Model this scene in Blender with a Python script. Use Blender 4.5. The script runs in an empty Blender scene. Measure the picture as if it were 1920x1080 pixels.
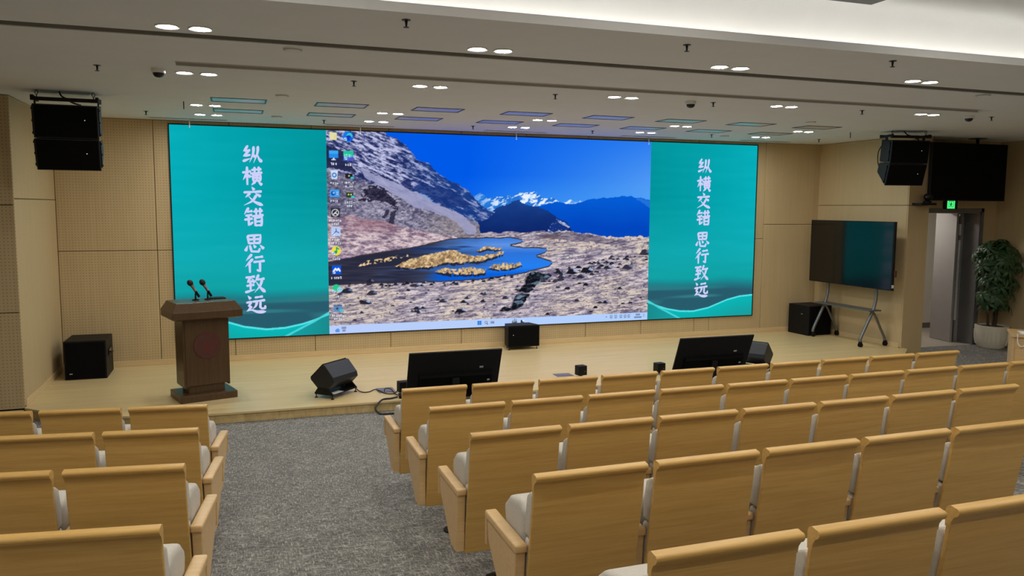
import bpy, bmesh, math, random
import numpy as np
from mathutils import Matrix, Vector

random.seed(7)
scene = bpy.context.scene
COL = scene.collection
PI = math.pi

# ------------------------------------------------------------------ camera
def rot(yaw, pitch, roll):
    return (Matrix.Rotation(yaw, 3, 'Z') @ Matrix.Rotation(pitch, 3, 'X') @ Matrix.Rotation(roll, 3, 'Y'))
CAM = Vector((-4.0654, -12.328, 2.4077))
Rm = rot(-0.3345, -0.1010, -0.0058)
cam_data = bpy.data.cameras.new('camera')
cam_data.sensor_fit = 'HORIZONTAL'
cam_data.sensor_width = 36.0
cam_data.lens = 1494.992 / 1920.0 * 36.0
cam_data.clip_start = 0.05
cam_data.clip_end = 100
cam = bpy.data.objects.new('camera', cam_data)
COL.objects.link(cam)
r, f, u = Rm.col[0], Rm.col[1], Rm.col[2]
cam.matrix_world = Matrix(((r.x, u.x, -f.x, CAM.x), (r.y, u.y, -f.y, CAM.y), (r.z, u.z, -f.z, CAM.z), (0, 0, 0, 1)))
scene.camera = cam

# ------------------------------------------------------------------ world, exposure
world = bpy.data.worlds.new('world')
scene.world = world
world.use_nodes = True
world.node_tree.nodes['Background'].inputs[0].default_value = (0.02, 0.02, 0.022, 1)
world.node_tree.nodes['Background'].inputs[1].default_value = 0.3
scene.view_settings.view_transform = 'Standard'
scene.view_settings.look = 'None'
scene.view_settings.exposure = 0.0
scene.view_settings.gamma = 1.0
scene.view_settings.use_curve_mapping = False
scene.cycles.max_bounces = 8
scene.cycles.diffuse_bounces = 5
scene.cycles.sample_clamp_indirect = 6.0
scene.cycles.use_denoising = True

DOWNLIGHT = 215.0      # radiance of the round lamps over stage and front rows
DOWNLIGHT_ADDED = 470.0 # and of the unseen ones added over the audience
COVE = 11.5           # radiance of the strip in the cove
SCREEN = 1.0          # radiance of the video wall

# ------------------------------------------------------------------ colour helpers
def s2l(c):
    c = np.asarray(c, float)
    return np.where(c <= 0.04045, c / 12.92, ((c + 0.055) / 1.055) ** 2.4)
def rgb(r_, g_, b_):
    l = s2l(np.array([r_, g_, b_]) / 255.0)
    return (float(l[0]), float(l[1]), float(l[2]), 1.0)

# ------------------------------------------------------------------ materials
MATS = {}
class NT:
    def __init__(s, name):
        s.m = bpy.data.materials.new(name); s.m.use_nodes = True
        s.t = s.m.node_tree; s.n = s.t.nodes; s.l = s.t.links
        s.b = s.n['Principled BSDF']
    def node(s, kind, **kw):
        n = s.n.new(kind)
        for k, v in kw.items(): setattr(n, k, v)
        return n
    def link(s, a, b): s.l.new(a, b)
    def math(s, op, a, b=None, c=None):
        n = s.n.new('ShaderNodeMath'); n.operation = op
        for i, v in enumerate((a, b, c)):
            if v is None: continue
            if isinstance(v, (int, float)): n.inputs[i].default_value = v
            else: s.l.new(v, n.inputs[i])
        return n.outputs[0]
    def coord(s, kind='Object', scale=(1, 1, 1), loc=(0, 0, 0), rnd=False):
        if kind == 'Position':
            o = s.n.new('ShaderNodeNewGeometry').outputs['Position']
        else:
            o = s.n.new('ShaderNodeTexCoord').outputs[kind]
        mp = s.n.new('ShaderNodeMapping')
        mp.inputs['Scale'].default_value = scale
        mp.inputs['Location'].default_value = loc
        if rnd:
            oi = s.n.new('ShaderNodeObjectInfo')
            va = s.n.new('ShaderNodeVectorMath'); va.operation = 'ADD'
            cx = s.n.new('ShaderNodeCombineXYZ')
            for i in range(3):
                s.l.new(s.math('MULTIPLY', oi.outputs['Random'], (7.3, 3.1, 5.7)[i]), cx.inputs[i])
            s.l.new(o, va.inputs[0]); s.l.new(cx.outputs[0], va.inputs[1])
            o = va.outputs[0]
        s.l.new(o, mp.inputs['Vector'])
        return mp.outputs[0]
    def noise(s, vec, scale=1.0, detail=3.0, rough=0.5, dist=0.0):
        n = s.n.new('ShaderNodeTexNoise')
        n.inputs['Scale'].default_value = scale; n.inputs['Detail'].default_value = detail
        n.inputs['Roughness'].default_value = rough; n.inputs['Distortion'].default_value = dist
        s.l.new(vec, n.inputs['Vector'])
        return n.outputs['Fac']
    def ramp(s, fac, stops):
        n = s.n.new('ShaderNodeValToRGB'); e = n.color_ramp.elements
        while len(e) > 2: e.remove(e[-1])
        for i, (p, c) in enumerate(stops):
            if i < 2: e[i].position = p; e[i].color = c
            else:
                x = e.new(p); x.color = c
        s.l.new(fac, n.inputs[0])
        return n.outputs[0]
    def mix(s, fac, a, b, mode='MIX'):
        n = s.n.new('ShaderNodeMix'); n.data_type = 'RGBA'; n.blend_type = mode
        if isinstance(fac, (int, float)): n.inputs[0].default_value = fac
        else: s.l.new(fac, n.inputs[0])
        for i, v in ((6, a), (7, b)):
            if isinstance(v, tuple): n.inputs[i].default_value = v
            else: s.l.new(v, n.inputs[i])
        return n.outputs[2]
    def base(s, c):
        if isinstance(c, tuple): s.b.inputs['Base Color'].default_value = c
        else: s.l.new(c, s.b.inputs['Base Color'])
    def set(s, rough=0.5, metal=0.0, spec=0.5):
        s.b.inputs['Roughness'].default_value = rough
        s.b.inputs['Metallic'].default_value = metal
        s.b.inputs['Specular IOR Level'].default_value = spec
    def bump(s, h, strength=0.2, dist=0.002):
        n = s.n.new('ShaderNodeBump'); n.inputs['Strength'].default_value = strength
        n.inputs['Distance'].default_value = dist
        s.l.new(h, n.inputs['Height']); s.l.new(n.outputs[0], s.b.inputs['Normal'])

def plain(name, c, rough=0.5, metal=0.0, spec=0.5, vary=0.06, scale=30):
    t = NT(name)
    f_ = t.noise(t.coord('Object'), scale, 3)
    d = tuple(max(0, x * (1 - vary)) for x in c[:3]) + (1,)
    l = tuple(min(1, x * (1 + vary)) for x in c[:3]) + (1,)
    t.base(t.ramp(f_, [(0.3, d), (0.7, l)])); t.set(rough, metal, spec)
    MATS[name] = t.m
    return t.m

def wood(name, dark, light, grain=(1.2, 30, 30), rough=0.38, rnd=True, spec=0.4):
    t = NT(name)
    a = t.noise(t.coord('Object', grain, rnd=rnd), 2.0, 5, 0.6, 0.6)
    b = t.noise(t.coord('Object', tuple(g * 5 for g in grain), rnd=rnd), 2.0, 3, 0.6)
    f_ = t.math('ADD', t.math('MULTIPLY', a, 0.7), t.math('MULTIPLY', b, 0.3))
    t.base(t.ramp(f_, [(0.36, dark), (0.64, light)])); t.set(rough, 0, spec)
    MATS[name] = t.m
    return t.m

def emit(name, c, strength, sampling=None):
    m = bpy.data.materials.new(name); m.use_nodes = True
    nt = m.node_tree; nt.nodes.clear()
    o = nt.nodes.new('ShaderNodeOutputMaterial'); e = nt.nodes.new('ShaderNodeEmission')
    if c is None:
        a = nt.nodes.new('ShaderNodeVertexColor'); a.layer_name = 'picture'
        nt.links.new(a.outputs[0], e.inputs[0])
    else:
        e.inputs[0].default_value = c
    e.inputs[1].default_value = strength
    nt.links.new(e.outputs[0], o.inputs[0])
    if sampling: m.cycles.emission_sampling = sampling
    MATS[name] = m
    return m

wood('oak', rgb(196, 154, 84), rgb(211, 171, 101), (1.0, 22, 22))
wood('desk_oak', rgb(204, 168, 116), rgb(218, 184, 132), (1.0, 22, 22))
wood('podium_wood', rgb(70, 51, 31), rgb(86, 64, 41), (22, 22, 1.2), rough=0.32)
plain('fabric', rgb(196, 190, 180), 0.9, spec=0.1, vary=0.08, scale=180)
plain('black_plastic', rgb(12, 12, 14), 0.55, spec=0.25)
plain('black_grille', rgb(7, 7, 8), 0.8, spec=0.12, scale=300, vary=0.3)
plain('black_gloss', rgb(10, 11, 13), 0.16, spec=0.5)
plain('cabinet_blue_black', rgb(20, 24, 32), 0.45, spec=0.45)
plain('grey_metal', rgb(118, 120, 122), 0.4, metal=0.7)
plain('dark_steel', rgb(40, 40, 42), 0.4, metal=0.6)
plain('chrome', rgb(200, 200, 200), 0.2, metal=1.0)
plain('cable_black', rgb(16, 16, 17), 0.5)
plain('white_plastic', rgb(225, 225, 222), 0.4)
plain('paper', rgb(238, 238, 236), 0.8, spec=0.1)
plain('silver_label', rgb(175, 175, 180), 0.35, metal=0.3)
plain('grey_plate', rgb(120, 116, 130), 0.35, metal=0.4)
plain('ceiling_paint', rgb(227, 228, 229), 0.85, spec=0.15, vary=0.015, scale=3)
plain('white_wall', rgb(222, 218, 208), 0.85, spec=0.15, vary=0.02, scale=3)
plain('slot_dark', rgb(92, 90, 86), 0.7)
plain('groove_shade', rgb(136, 133, 128), 0.8, vary=0.03)
plain('groove_light', rgb(178, 175, 170), 0.8, vary=0.03)
plain('door_grey', rgb(152, 148, 145), 0.4, vary=0.03, scale=4)
plain('door_frame_grey', rgb(112, 112, 114), 0.35, metal=0.3, vary=0.03, scale=4)
plain('emblem_red', rgb(88, 34, 32), 0.45)
plain('emblem_red_dark', rgb(74, 42, 32), 0.45)
plain('pot_white', rgb(214, 208, 192), 0.45, vary=0.03)
plain('soil', rgb(48, 38, 30), 0.95)
plain('bark', rgb(72, 58, 42), 0.9, vary=0.2)
plain('leaf', rgb(40, 72, 36), 0.45, vary=0.25, scale=8)
plain('tile', rgb(196, 186, 172), 0.18, vary=0.03, scale=2)
plain('panel_glass', rgb(206, 208, 212), 0.28, spec=0.35, vary=0.01)
plain('panel_rim', rgb(70, 72, 74), 0.4, metal=0.3)
plain('mic_grille', rgb(34, 32, 32), 0.6, metal=0.3, scale=400, vary=0.4)
plain('wall_backing', rgb(110, 84, 50), 0.8)
emit('lamp_glow', (1.0, 0.965, 0.90, 1), DOWNLIGHT)
emit('lamp_glow_added', (1.0, 0.96, 0.88, 1), DOWNLIGHT_ADDED)
emit('cove_glow', (1.0, 0.95, 0.84, 1), COVE)
emit('picture', None, SCREEN, 'NONE')
emit('character_glow', rgb(206, 208, 250), SCREEN, 'NONE')
emit('exit_glow', rgb(70, 235, 120), 1.3, 'NONE')
emit('exit_dark', rgb(8, 60, 30), 1.0, 'NONE')
emit('led_white', (1, 1, 1, 1), 0.7, 'NONE')
emit('corridor_glow', (1.0, 0.95, 0.88, 1), 85.0)

# black TV glass that mirrors the room
t = NT('tv_glass'); t.base(t.ramp(t.noise(t.coord('Object'), 2, 2), [(0.3, rgb(9, 10, 11)), (0.7, rgb(12, 13, 14))])); t.set(0.12, 0, 0.6); MATS['tv_glass'] = t.m

def perforated(name, ax, dark, light, hole=0.15, strength=0.5, pitch=0.038):
    """wood-faced acoustic panel: fine grain plus rows of drilled holes; ax = 0 for walls along X, 1 for walls along Y"""
    t = NT(name)
    pos = t.coord('Position', (1, 1, 1))
    sp = t.node('ShaderNodeSeparateXYZ'); t.link(pos, sp.inputs[0])
    def cell(o, p_):
        return t.math('ABSOLUTE', t.math('SUBTRACT', t.math('FRACT', t.math('DIVIDE', o, p_)), 0.5))
    a = cell(sp.outputs[ax], pitch); b = cell(sp.outputs[2], pitch)
    d = t.math('SQRT', t.math('ADD', t.math('MULTIPLY', a, a), t.math('MULTIPLY', b, b)))
    h = t.math('LESS_THAN', d, hole)
    g = t.noise(t.coord('Position', (9, 9, 0.5)), 2.0, 4, 0.6)
    c = t.ramp(g, [(0.2, dark), (0.8, light)])
    hd = tuple(x * (1 - strength) for x in dark[:3]) + (1,)
    t.base(t.mix(h, c, hd)); t.set(0.55, 0, 0.3)
    t.bump(t.math('SUBTRACT', 1.0, h), 0.3, 0.004)
    MATS[name] = t.m
    return t.m
WD, WL = rgb(188, 166, 126), rgb(198, 176, 136)
perforated('panel_x', 0, WD, WL)
perforated('panel_y', 1, WD, WL)
perforated('panel_fine_x', 0, WD, WL, hole=0.14, strength=0.25, pitch=0.024)
perforated('panel_fine_y', 1, WD, WL, hole=0.14, strength=0.25, pitch=0.024)
wood('baseboard_wood', rgb(206, 180, 134), rgb(218, 194, 150), (1, 16, 16), rnd=False)

# stage floor: pale laminate with long streaks
t = NT('stage_wood')
a = t.noise(t.coord('Position', (0.35, 9, 9)), 2.2, 5, 0.6, 0.4)
b = t.noise(t.coord('Position', (2.5, 60, 60)), 2.0, 3, 0.6)
t.base(t.ramp(t.math('ADD', t.math('MULTIPLY', a, 0.7), t.math('MULTIPLY', b, 0.3)), [(0.36, rgb(200, 176, 126)), (0.64, rgb(218, 196, 148))]))
t.set(0.33, 0, 0.45); MATS['stage_wood'] = t.m
t = NT('riser_wood')
a = t.noise(t.coord('Position', (5, 3, 2)), 2.0, 5, 0.6, 1.2)
t.base(t.ramp(a, [(0.34, rgb(176, 150, 98)), (0.66, rgb(206, 182, 130))])); t.set(0.45); MATS['riser_wood'] = t.m

# carpet: short crossed strokes of light and dark grey
t = NT('carpet')
a = t.noise(t.coord('Position', (18, 84, 30)), 1.0, 2, 0.6)
b = t.noise(t.coord('Position', (92, 17, 30), (3, 7, 0)), 1.0, 2, 0.6)
c = t.noise(t.coord('Position', (5, 5, 5)), 1.0, 3, 0.6)
d = t.noise(t.coord('Position', (150, 150, 200)), 1.0, 2, 0.7)
f_ = t.math('ADD', t.math('MULTIPLY', t.math('MAXIMUM', a, b), 0.72), t.math('ADD', t.math('MULTIPLY', c, 0.12), t.math('MULTIPLY', d, 0.30)))
t.base(t.ramp(f_, [(0.46, rgb(80, 80, 80)), (0.60, rgb(120, 119, 116)), (0.74, rgb(182, 179, 170))]))
t.set(0.95, 0, 0.05); t.bump(f_, 0.5, 0.006); MATS['carpet'] = t.m

# ------------------------------------------------------------------ mesh helpers
class MB:
    def __init__(s): s.v = []; s.f = []
    def add(s, v, f):
        o = len(s.v); s.v += [tuple(p) for p in v]; s.f += [tuple(i + o for i in q) for q in f]; return s
    def box(s, x0, x1, y0, y1, z0, z1):
        x0, x1 = sorted((x0, x1)); y0, y1 = sorted((y0, y1)); z0, z1 = sorted((z0, z1))
        v = [(x, y, z) for z in (z0, z1) for y in (y0, y1) for x in (x0, x1)]
        return s.add(v, [(0, 2, 3, 1), (4, 5, 7, 6), (0, 1, 5, 4), (2, 6, 7, 3), (0, 4, 6, 2), (1, 3, 7, 5)])
    def prism(s, prof, axis, a0, a1):
        """extrude a closed 2-D outline along an axis; the outline's two numbers are the other axes in order"""
        n = len(prof); v = []
        for a in (a0, a1):
            for p in prof:
                q = list(p); q.insert(axis, a); v.append(tuple(q))
        f = [tuple(range(n))[::-1], tuple(range(n, 2 * n))] + [(i, (i + 1) % n, (i + 1) % n + n, i + n) for i in range(n)]
        return s.add(v, f)
    def tube(s, path, rad, n=8, cap=True):
        P = [Vector(p) for p in path]; m = len(P)
        rs = rad if isinstance(rad, (list, tuple)) else [rad] * m
        v = []; prev = None
        for i, p in enumerate(P):
            d = (P[min(i + 1, m - 1)] - P[max(i - 1, 0)]).normalized()
            if prev is None:
                a = Vector((0, 0, 1)) if abs(d.z) < 0.9 else Vector((1, 0, 0))
                x = d.cross(a).normalized()
            else:
                x = (prev - d * prev.dot(d)).normalized()
            prev = x; y = d.cross(x)
            for k in range(n):
                t_ = 2 * PI * k / n
                v.append(p + (x * math.cos(t_) + y * math.sin(t_)) * rs[i])
        f = []
        for i in range(m - 1):
            for k in range(n):
                a, b = i * n + k, i * n + (k + 1) % n
                f.append((a, b, b + n, a + n))
        if cap:
            f.append(tuple(range(n))[::-1]); f.append(tuple(range((m - 1) * n, m * n)))
        return s.add(v, f)
    def lathe(s, prof, n=16, c=(0, 0, 0)):
        v = []; m = len(prof)
        for (r_, z) in prof:
            for k in range(n):
                t_ = 2 * PI * k / n
                v.append((c[0] + r_ * math.cos(t_), c[1] + r_ * math.sin(t_), c[2] + z))
        f = []
        for i in range(m - 1):
            for k in range(n):
                a, b = i * n + k, i * n + (k + 1) % n
                f.append((a, b, b + n, a + n))
        f.append(tuple(range(n))[::-1]); f.append(tuple(range((m - 1) * n, m * n)))
        return s.add(v, f)
    def ball(s, c, r_, n=12, m=8, sz=1.0):
        prof = [(max(1e-4, r_ * math.sin(PI * i / m)), -r_ * sz * math.cos(PI * i / m)) for i in range(m + 1)]
        return s.lathe(prof, n, c)
    def move(s, M):
        s.v = [tuple(M @ Vector(p)) for p in s.v]; return s
    def mesh(s, name, mat, bevel=0.0, seg=2, smooth=False, sub=0):
        me = bpy.data.meshes.new(name)
        me.from_pydata(s.v, [], s.f)
        bm = bmesh.new(); bm.from_mesh(me)
        bmesh.ops.recalc_face_normals(bm, faces=bm.faces)
        if bevel > 0:
            ed = [e for e in bm.edges if len(e.link_faces) == 2 and e.calc_face_angle(0) > 0.5]
            bmesh.ops.bevel(bm, geom=ed, offset=bevel, segments=seg, affect='EDGES', profile=0.6, clamp_overlap=True)
        for fc in bm.faces: fc.smooth = smooth
        if smooth:
            for e in bm.edges:
                if len(e.link_faces) == 2 and e.calc_face_angle(0) > 0.7: e.smooth = False
        bm.to_mesh(me); bm.free()
        me.materials.append(MATS[mat] if isinstance(mat, str) else mat)
        return me
    def build(s, name, mat, parent=None, bevel=0.0, seg=2, smooth=False):
        return link(name, s.mesh(name, mat, bevel, seg, smooth), parent)

def link(name, data, parent=None, loc=None, rotz=None):
    o = bpy.data.objects.new(name, data); COL.objects.link(o)
    if parent is not None: o.parent = parent
    if loc is not None: o.location = loc
    if rotz is not None: o.rotation_euler = (0, 0, rotz)
    return o
def tag(o, label=None, cat=None, group=None, kind=None):
    if label: o['label'] = label
    if cat: o['category'] = cat
    if group: o['group'] = group
    if kind: o['kind'] = kind
    return o
def thing(name, label, cat, loc=(0, 0, 0), rotz=0.0, group=None):
    o = link(name, None, None, loc, rotz)
    o.empty_display_size = 0.1
    return tag(o, label, cat, group)
def struct(name, mb, mat, **kw):
    return tag(mb.build(name, mat, **kw), kind='structure')
def curve_pts(P, n=8):
    """Catmull-Rom through the points"""
    P = [Vector(p) for p in P]; Q = [P[0] * 2 - P[1]] + P + [P[-1] * 2 - P[-2]]; out = []
    for i in range(1, len(Q) - 2):
        a, b, c, d = Q[i - 1], Q[i], Q[i + 1], Q[i + 2]
        for k in range(n):
            t_ = k / n
            out.append(0.5 * ((2 * b) + (c - a) * t_ + (2 * a - 5 * b + 4 * c - d) * t_ ** 2 + (3 * b - a - 3 * c + d) * t_ ** 3))
    out.append(P[-1]); return out
ORD = ['first', 'second', 'third', 'fourth', 'fifth', 'sixth', 'seventh', 'eighth', 'ninth', 'tenth']

# ------------------------------------------------------------------ the room
CE, ST = 3.598, 0.12          # ceiling height, stage height
SX = 6.36                     # half width of the stage niche
RAMP0, SLOPE = -5.95, 0.1022  # where the raked floor begins and its slope
XL, XR, YR = -9.2, 8.78, -15.5
def floor_z(y): return max(0.0, (RAMP0 - y) * SLOPE)

fl = MB()
fl.add([(XL, 0.1, 0), (XR, 0.1, 0), (XR, RAMP0, 0), (XL, RAMP0, 0), (XR, YR, floor_z(YR)), (XL, YR, floor_z(YR))], [(0, 3, 2, 1), (3, 5, 4, 2)])
fl.v[0] = (XL, 0.1, 0); struct('floor', fl, 'carpet')

# stage
def edge_y(x):
    a = abs(x)
    return -3.12 + (0.92 * ((a - 4.0) / 2.36) ** 2.53 if a > 4.0 else 0.0)
xs = [-SX, -6.2, -6.0, -5.7, -5.4, -5.1, -4.8, -4.5, -4.2, -3.9]
xs = xs + [-x for x in reversed(xs)]
out = [(x, edge_y(x)) for x in xs]
sp = MB().prism([(SX, 0.06), (-SX, 0.06)] + out, 2, ST - 0.022, ST)
stage = struct('floor_stage', sp, 'stage_wood')
tag(stage, 'low pale wooden stage platform under the video wall', None)
rs = MB().prism([(SX, 0.06), (-SX, 0.06)] + [(x * 0.998, y + 0.018) for x, y in out], 2, 0.001, ST - 0.022)
rs.build('riser', 'riser_wood', stage)

# walls: backing plus separate acoustic panels
def panel_wall(name, boxes, panels, matp):
    m = MB()
    for b in boxes: m.box(*b)
    w = struct(name, m, 'wall_backing')
    for (b, mt) in panels:
        q = MB().box(*b); q.build('panel', mt or matp, w, bevel=0.004, seg=1)
    return w
G = 0.004
pn = []
def back(x0, x1, z0, z1, mt=None): pn.append(((x0 + G, x1 - G, 0.012, 0.034, z0 + G, z1 - G), mt))
for x0, x1 in ((-SX, -5.11), (-5.11, -4.10)):
    back(x0, x1, 0.14, 1.77); back(x0, x1, 1.77, CE)
for x0, x1, zz in ((4.0, 5.10, 1.86), (5.10, SX, 2.12)):
    back(x0, x1, 0.14, zz, 'panel_fine_x'); back(x0, x1, zz, CE, 'panel_fine_x')
jx = [-4.10, -2.95, -1.79, -0.64, 0.46, 1.56, 2.62, 3.69, 4.0]
for x0, x1 in zip(jx[:-1], jx[1:]): back(x0, x1, 0.14, 0.62); back(x0, x1, 0.62, CE)
panel_wall('wall_back', [(-SX - 0.4, SX + 0.4, 0.034, 0.15, 0, CE + 0.06)], pn, 'panel_x')
# left niche wall (runs towards the audience) and the hall wall beside it
pn = [((-SX - 0.02, -SX, -2.15 + G, 0.012, z0 + G, z1 - G), 'panel_fine_y') for z0, z1 in ((0.13, 2.47), (2.47, CE))]
panel_wall('wall_stage_left', [(-SX - 0.3, -SX - 0.02, -2.13, 0.034, 0, CE + 0.06)], pn, 'panel_fine_y')
pn = []
for x0, x1 in ((-7.55, -SX), (-8.75, -7.55), (XL, -8.75)):
    for z0, z1 in ((0.1, 1.2), (1.2, 2.4), (2.4, CE)): pn.append(((x0 + G, x1 - G, -2.152, -2.13, z0 + G, z1 - G), 'panel_x'))
panel_wall('wall_front_left', [(XL, -SX - 0.001, -2.13, -1.9, 0, CE + 0.06)], pn, 'panel_x')
# right niche wall, pillar face and the wall with the door
pn = [((SX - 0.06, SX - 0.04, -2.10, 0.012, z0 + G, z1 - G), 'panel_fine_y') for z0, z1 in ((0.13, 2.475), (2.475, CE))]
pn += [((SX - 0.06 + G, 6.74, -2.122, -2.10, z0 + G, z1 - G), 'panel_fine_x') for z0, z1 in ((0.0, 2.475), (2.475, CE))]
panel_wall('wall_stage_right', [(SX - 0.04, 6.74, -2.10, 0.034, 0, CE + 0.06)], pn, 'panel_fine_y')
DX0, DX1, DZ, DY = 6.86, 8.41, 2.37, -1.65
pn = [((6.742, XR, DY - 0.02, DY, DZ + 0.06, CE), 'panel_fine_x'), ((DX1 + 0.06, XR, DY - 0.02, DY, 0.0, DZ + 0.06), 'panel_fine_x')]
panel_wall('wall_front_right', [(6.742, DX0, DY, DY + 0.45, 0, CE + 0.06), (DX1, XR, DY, DY + 0.45, 0, CE + 0.06), (DX0, DX1, DY, DY + 0.45, DZ, CE + 0.06)], pn, 'panel_fine_x')
# hall side and rear walls (closing the room)
ww = MB(); ww.box(XL - 0.2, XL, YR, -1.9, 0, 4.1); struct('wall_left', ww, 'panel_y')
ww = MB(); ww.box(XR, XR + 0.2, YR, -1.2, 0, 4.1); struct('wall_right', ww, 'panel_fine_y')
ww = MB(); ww.box(XL, XR, YR - 0.2, YR, 0, 4.1); struct('wall_rear', ww, 'panel_fine_x')
# skirtings
for n, b in (('baseboard_back', (-SX + 0.012, SX - 0.072, -0.004, 0.012, ST, 0.205)), ('baseboard_stage_left', (-SX, -SX + 0.012, -2.13, 0.0, ST, 0.205)),
             ('baseboard_stage_right', (SX - 0.072, SX - 0.06, -2.08, 0.0, ST, 0.205)), ('baseboard_front_left', (XL, -SX - 0.02, -2.162, -2.152, 0.0, 0.09))):
    m = MB().box(*b); struct(n, m, 'baseboard_wood', bevel=0.004)

# ceiling: low part with two shadow gaps, then the lip of the cove, then the raised part
c = MB(); T = CE + 0.06
LIP = -7.33
UZ = 4.0
G1, G2, G3, G4 = -6.20, -6.03, -5.02, -4.78
c.box(XL, XR, LIP, G1, CE, T); c.box(XL, XR, G2, G3, CE, T); c.box(XL, XR, G4, 0.15, CE, T)
c.box(XL, -4.5, G3, G4, CE, T); c.box(4.6, XR, G3, G4, CE, T)
c.box(XL, XR, YR, -7.2, UZ, UZ + 0.06); c.box(XL, XR, -6.25, -4.7, T, T + 0.02)
ceil = struct('ceiling', c, 'ceiling_paint')
cv = [(-6.93 - 0.27 * (1 - math.cos(a_)), 3.72 + 0.28 * math.sin(a_)) for a_ in [PI / 2 * i / 10 for i in range(11)]]
MB().prism([(-6.93, T)] + cv + [(-7.2, UZ + 0.06), (-6.87, UZ + 0.06), (-6.87, T)], 0, XL, XR).build('cove_curve', 'ceiling_paint', ceil, smooth=True)
m = MB(); m.box(XL + 0.01, XR - 0.01, G1 + 0.001, G2 - 0.001, CE + 0.05, T - 0.001); m.box(XL + 0.01, XR - 0.01, G2 - 0.004, G2 - 0.001, CE + 0.006, CE + 0.05); m.build('shadow_gap', 'groove_shade', ceil)  # liner painted darker than the ceiling, standing in for the gap's shade
m = MB(); m.box(-4.499, 4.599, G3 + 0.001, G4 - 0.001, CE + 0.026, T - 0.001); m.box(-4.499, 4.599, G4 - 0.004, G4 - 0.001, CE + 0.004, CE + 0.026); m.build('slot_diffuser', 'groove_light', ceil)  # liner greyed a little, the recess's shade put into its colour
# corridor behind the door
cd = MB(); cd.box(6.742, 10.6, DY + 0.001, 0.3, -0.05, 0.004); struct('floor_corridor', cd, 'tile')
cd = MB(); cd.box(6.742, 10.6, 0.16, 0.3, 0, 2.7); cd.box(10.6, 10.75, -1.2, 0.3, 0, 2.7); cd.box(XR + 0.2, 10.6, -1.35, -1.2, 0, 2.7); struct('wall_corridor', cd, 'white_wall')
cd = MB(); cd.box(6.742, 10.6, DY + 0.451, 0.16, 2.7, 2.76); struct('ceiling_corridor', cd, 'ceiling_paint')
cd = MB(); cd.box(6.742, 10.6, 0.148, 0.16, 0.004, 0.11); struct('baseboard_corridor', cd, 'door_frame_grey')

# door: grey metal frame through the thick wall, leaf swung into the corridor
dr = thing('door_1', None, None, (0, 0, 0)); tag(dr, kind='structure')
m = MB(); m.box(DX1 - 0.02, DX1, DY - 0.022, DY + 0.45, 0.004, DZ); m.box(DX0, DX0 + 0.02, DY - 0.022, DY + 0.45, 0.004, DZ); m.box(DX0, DX1, DY - 0.022, DY + 0.45, DZ - 0.02, DZ)
m.box(DX1, DX1 + 0.06, DY - 0.034, DY - 0.021, 0, DZ + 0.06); m.box(DX0 - 0.06, DX0, DY - 0.034, DY - 0.021, 0, DZ + 0.06); m.box(DX0 - 0.06, DX1 + 0.06, DY - 0.034, DY - 0.021, DZ, DZ + 0.06)
m.build('door_frame', 'door_frame_grey', dr)
hx, hy, ang = 8.22, -1.37, math.radians(82)
leaf = MB().box(0, 0.52, -0.022, 0.022, 0.012, DZ - 0.03).move(Matrix.Translation((hx, hy, 0)) @ Matrix.Rotation(ang, 4, 'Z'))
lf = leaf.build('door_leaf', 'door_grey', dr)
h = MB().tube([(0.46, -0.021, 0.95), (0.46, -0.07, 0.95), (0.46, -0.07, 1.25), (0.46, -0.021, 1.25)], 0.012).move(Matrix.Translation((hx, hy, 0)) @ Matrix.Rotation(ang, 4, 'Z'))
h.build('handle', 'chrome', lf)
m = MB(); m.box(DX1 - 0.075, DX1 - 0.022, DY + 0.30, DY + 0.34, 0.012, DZ - 0.03); m.build('second_leaf', 'door_grey', dr)
m = MB(); m.box(DX1 - 0.10, DX1 - 0.076, DY + 0.30, DY + 0.33, 0.40, 1.86); m.box(DX1 - 0.10, DX1 - 0.076, DY + 0.30, DY + 0.33, 1.95, 2.15); m.build('edge_strip', 'white_plastic', dr)
# exit sign over the door
es = thing('exit_sign', 'small green lit running-man exit sign above the grey door', 'sign', (7.67, DY - 0.021, 2.50))
MB().box(-0.15, 0.15, -0.03, 0, -0.082, 0.082).build('housing', 'black_plastic', es, bevel=0.004)
MB().box(-0.085, 0.085, -0.033, -0.031, -0.072, 0.072).build('lit_face', 'exit_glow', es)
def flat(pts, y): 
    mb = MB(); mb.add([(x, y, z) for x, z in pts], [tuple(range(len(pts)))]); return mb
m = MB()
for q in ([(-.058, -.058), (-.058, .058), (-.05, .058), (-.05, -.058)], [(.05, -.058), (.05, .058), (.058, .058), (.058, -.058)], [(-.05, .05), (-.05, .058), (.05, .058), (.05, .05)],
          [(-.012, .022), (-.012, .040), (.006, .040), (.006, .022)], [(-.022, -.01), (-.006, .02), (.012, .02), (.008, -.012)], [(.006, .02), (.032, .002), (.028, -.006), (.004, .008)],
          [(-.012, .018), (-.036, .010), (-.036, .0), (-.012, .006)], [(-.02, -.008), (-.034, -.05), (-.024, -.052), (-.006, -.014)], [(-.006, -.010), (.026, -.03), (.018, -.056), (.01, -.054), (.013, -.034), (-.012, -.02)]):
    k = flat(q, -0.0345); m.add(k.v, k.f)
m.build('running_figure', 'exit_dark', es)

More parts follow.
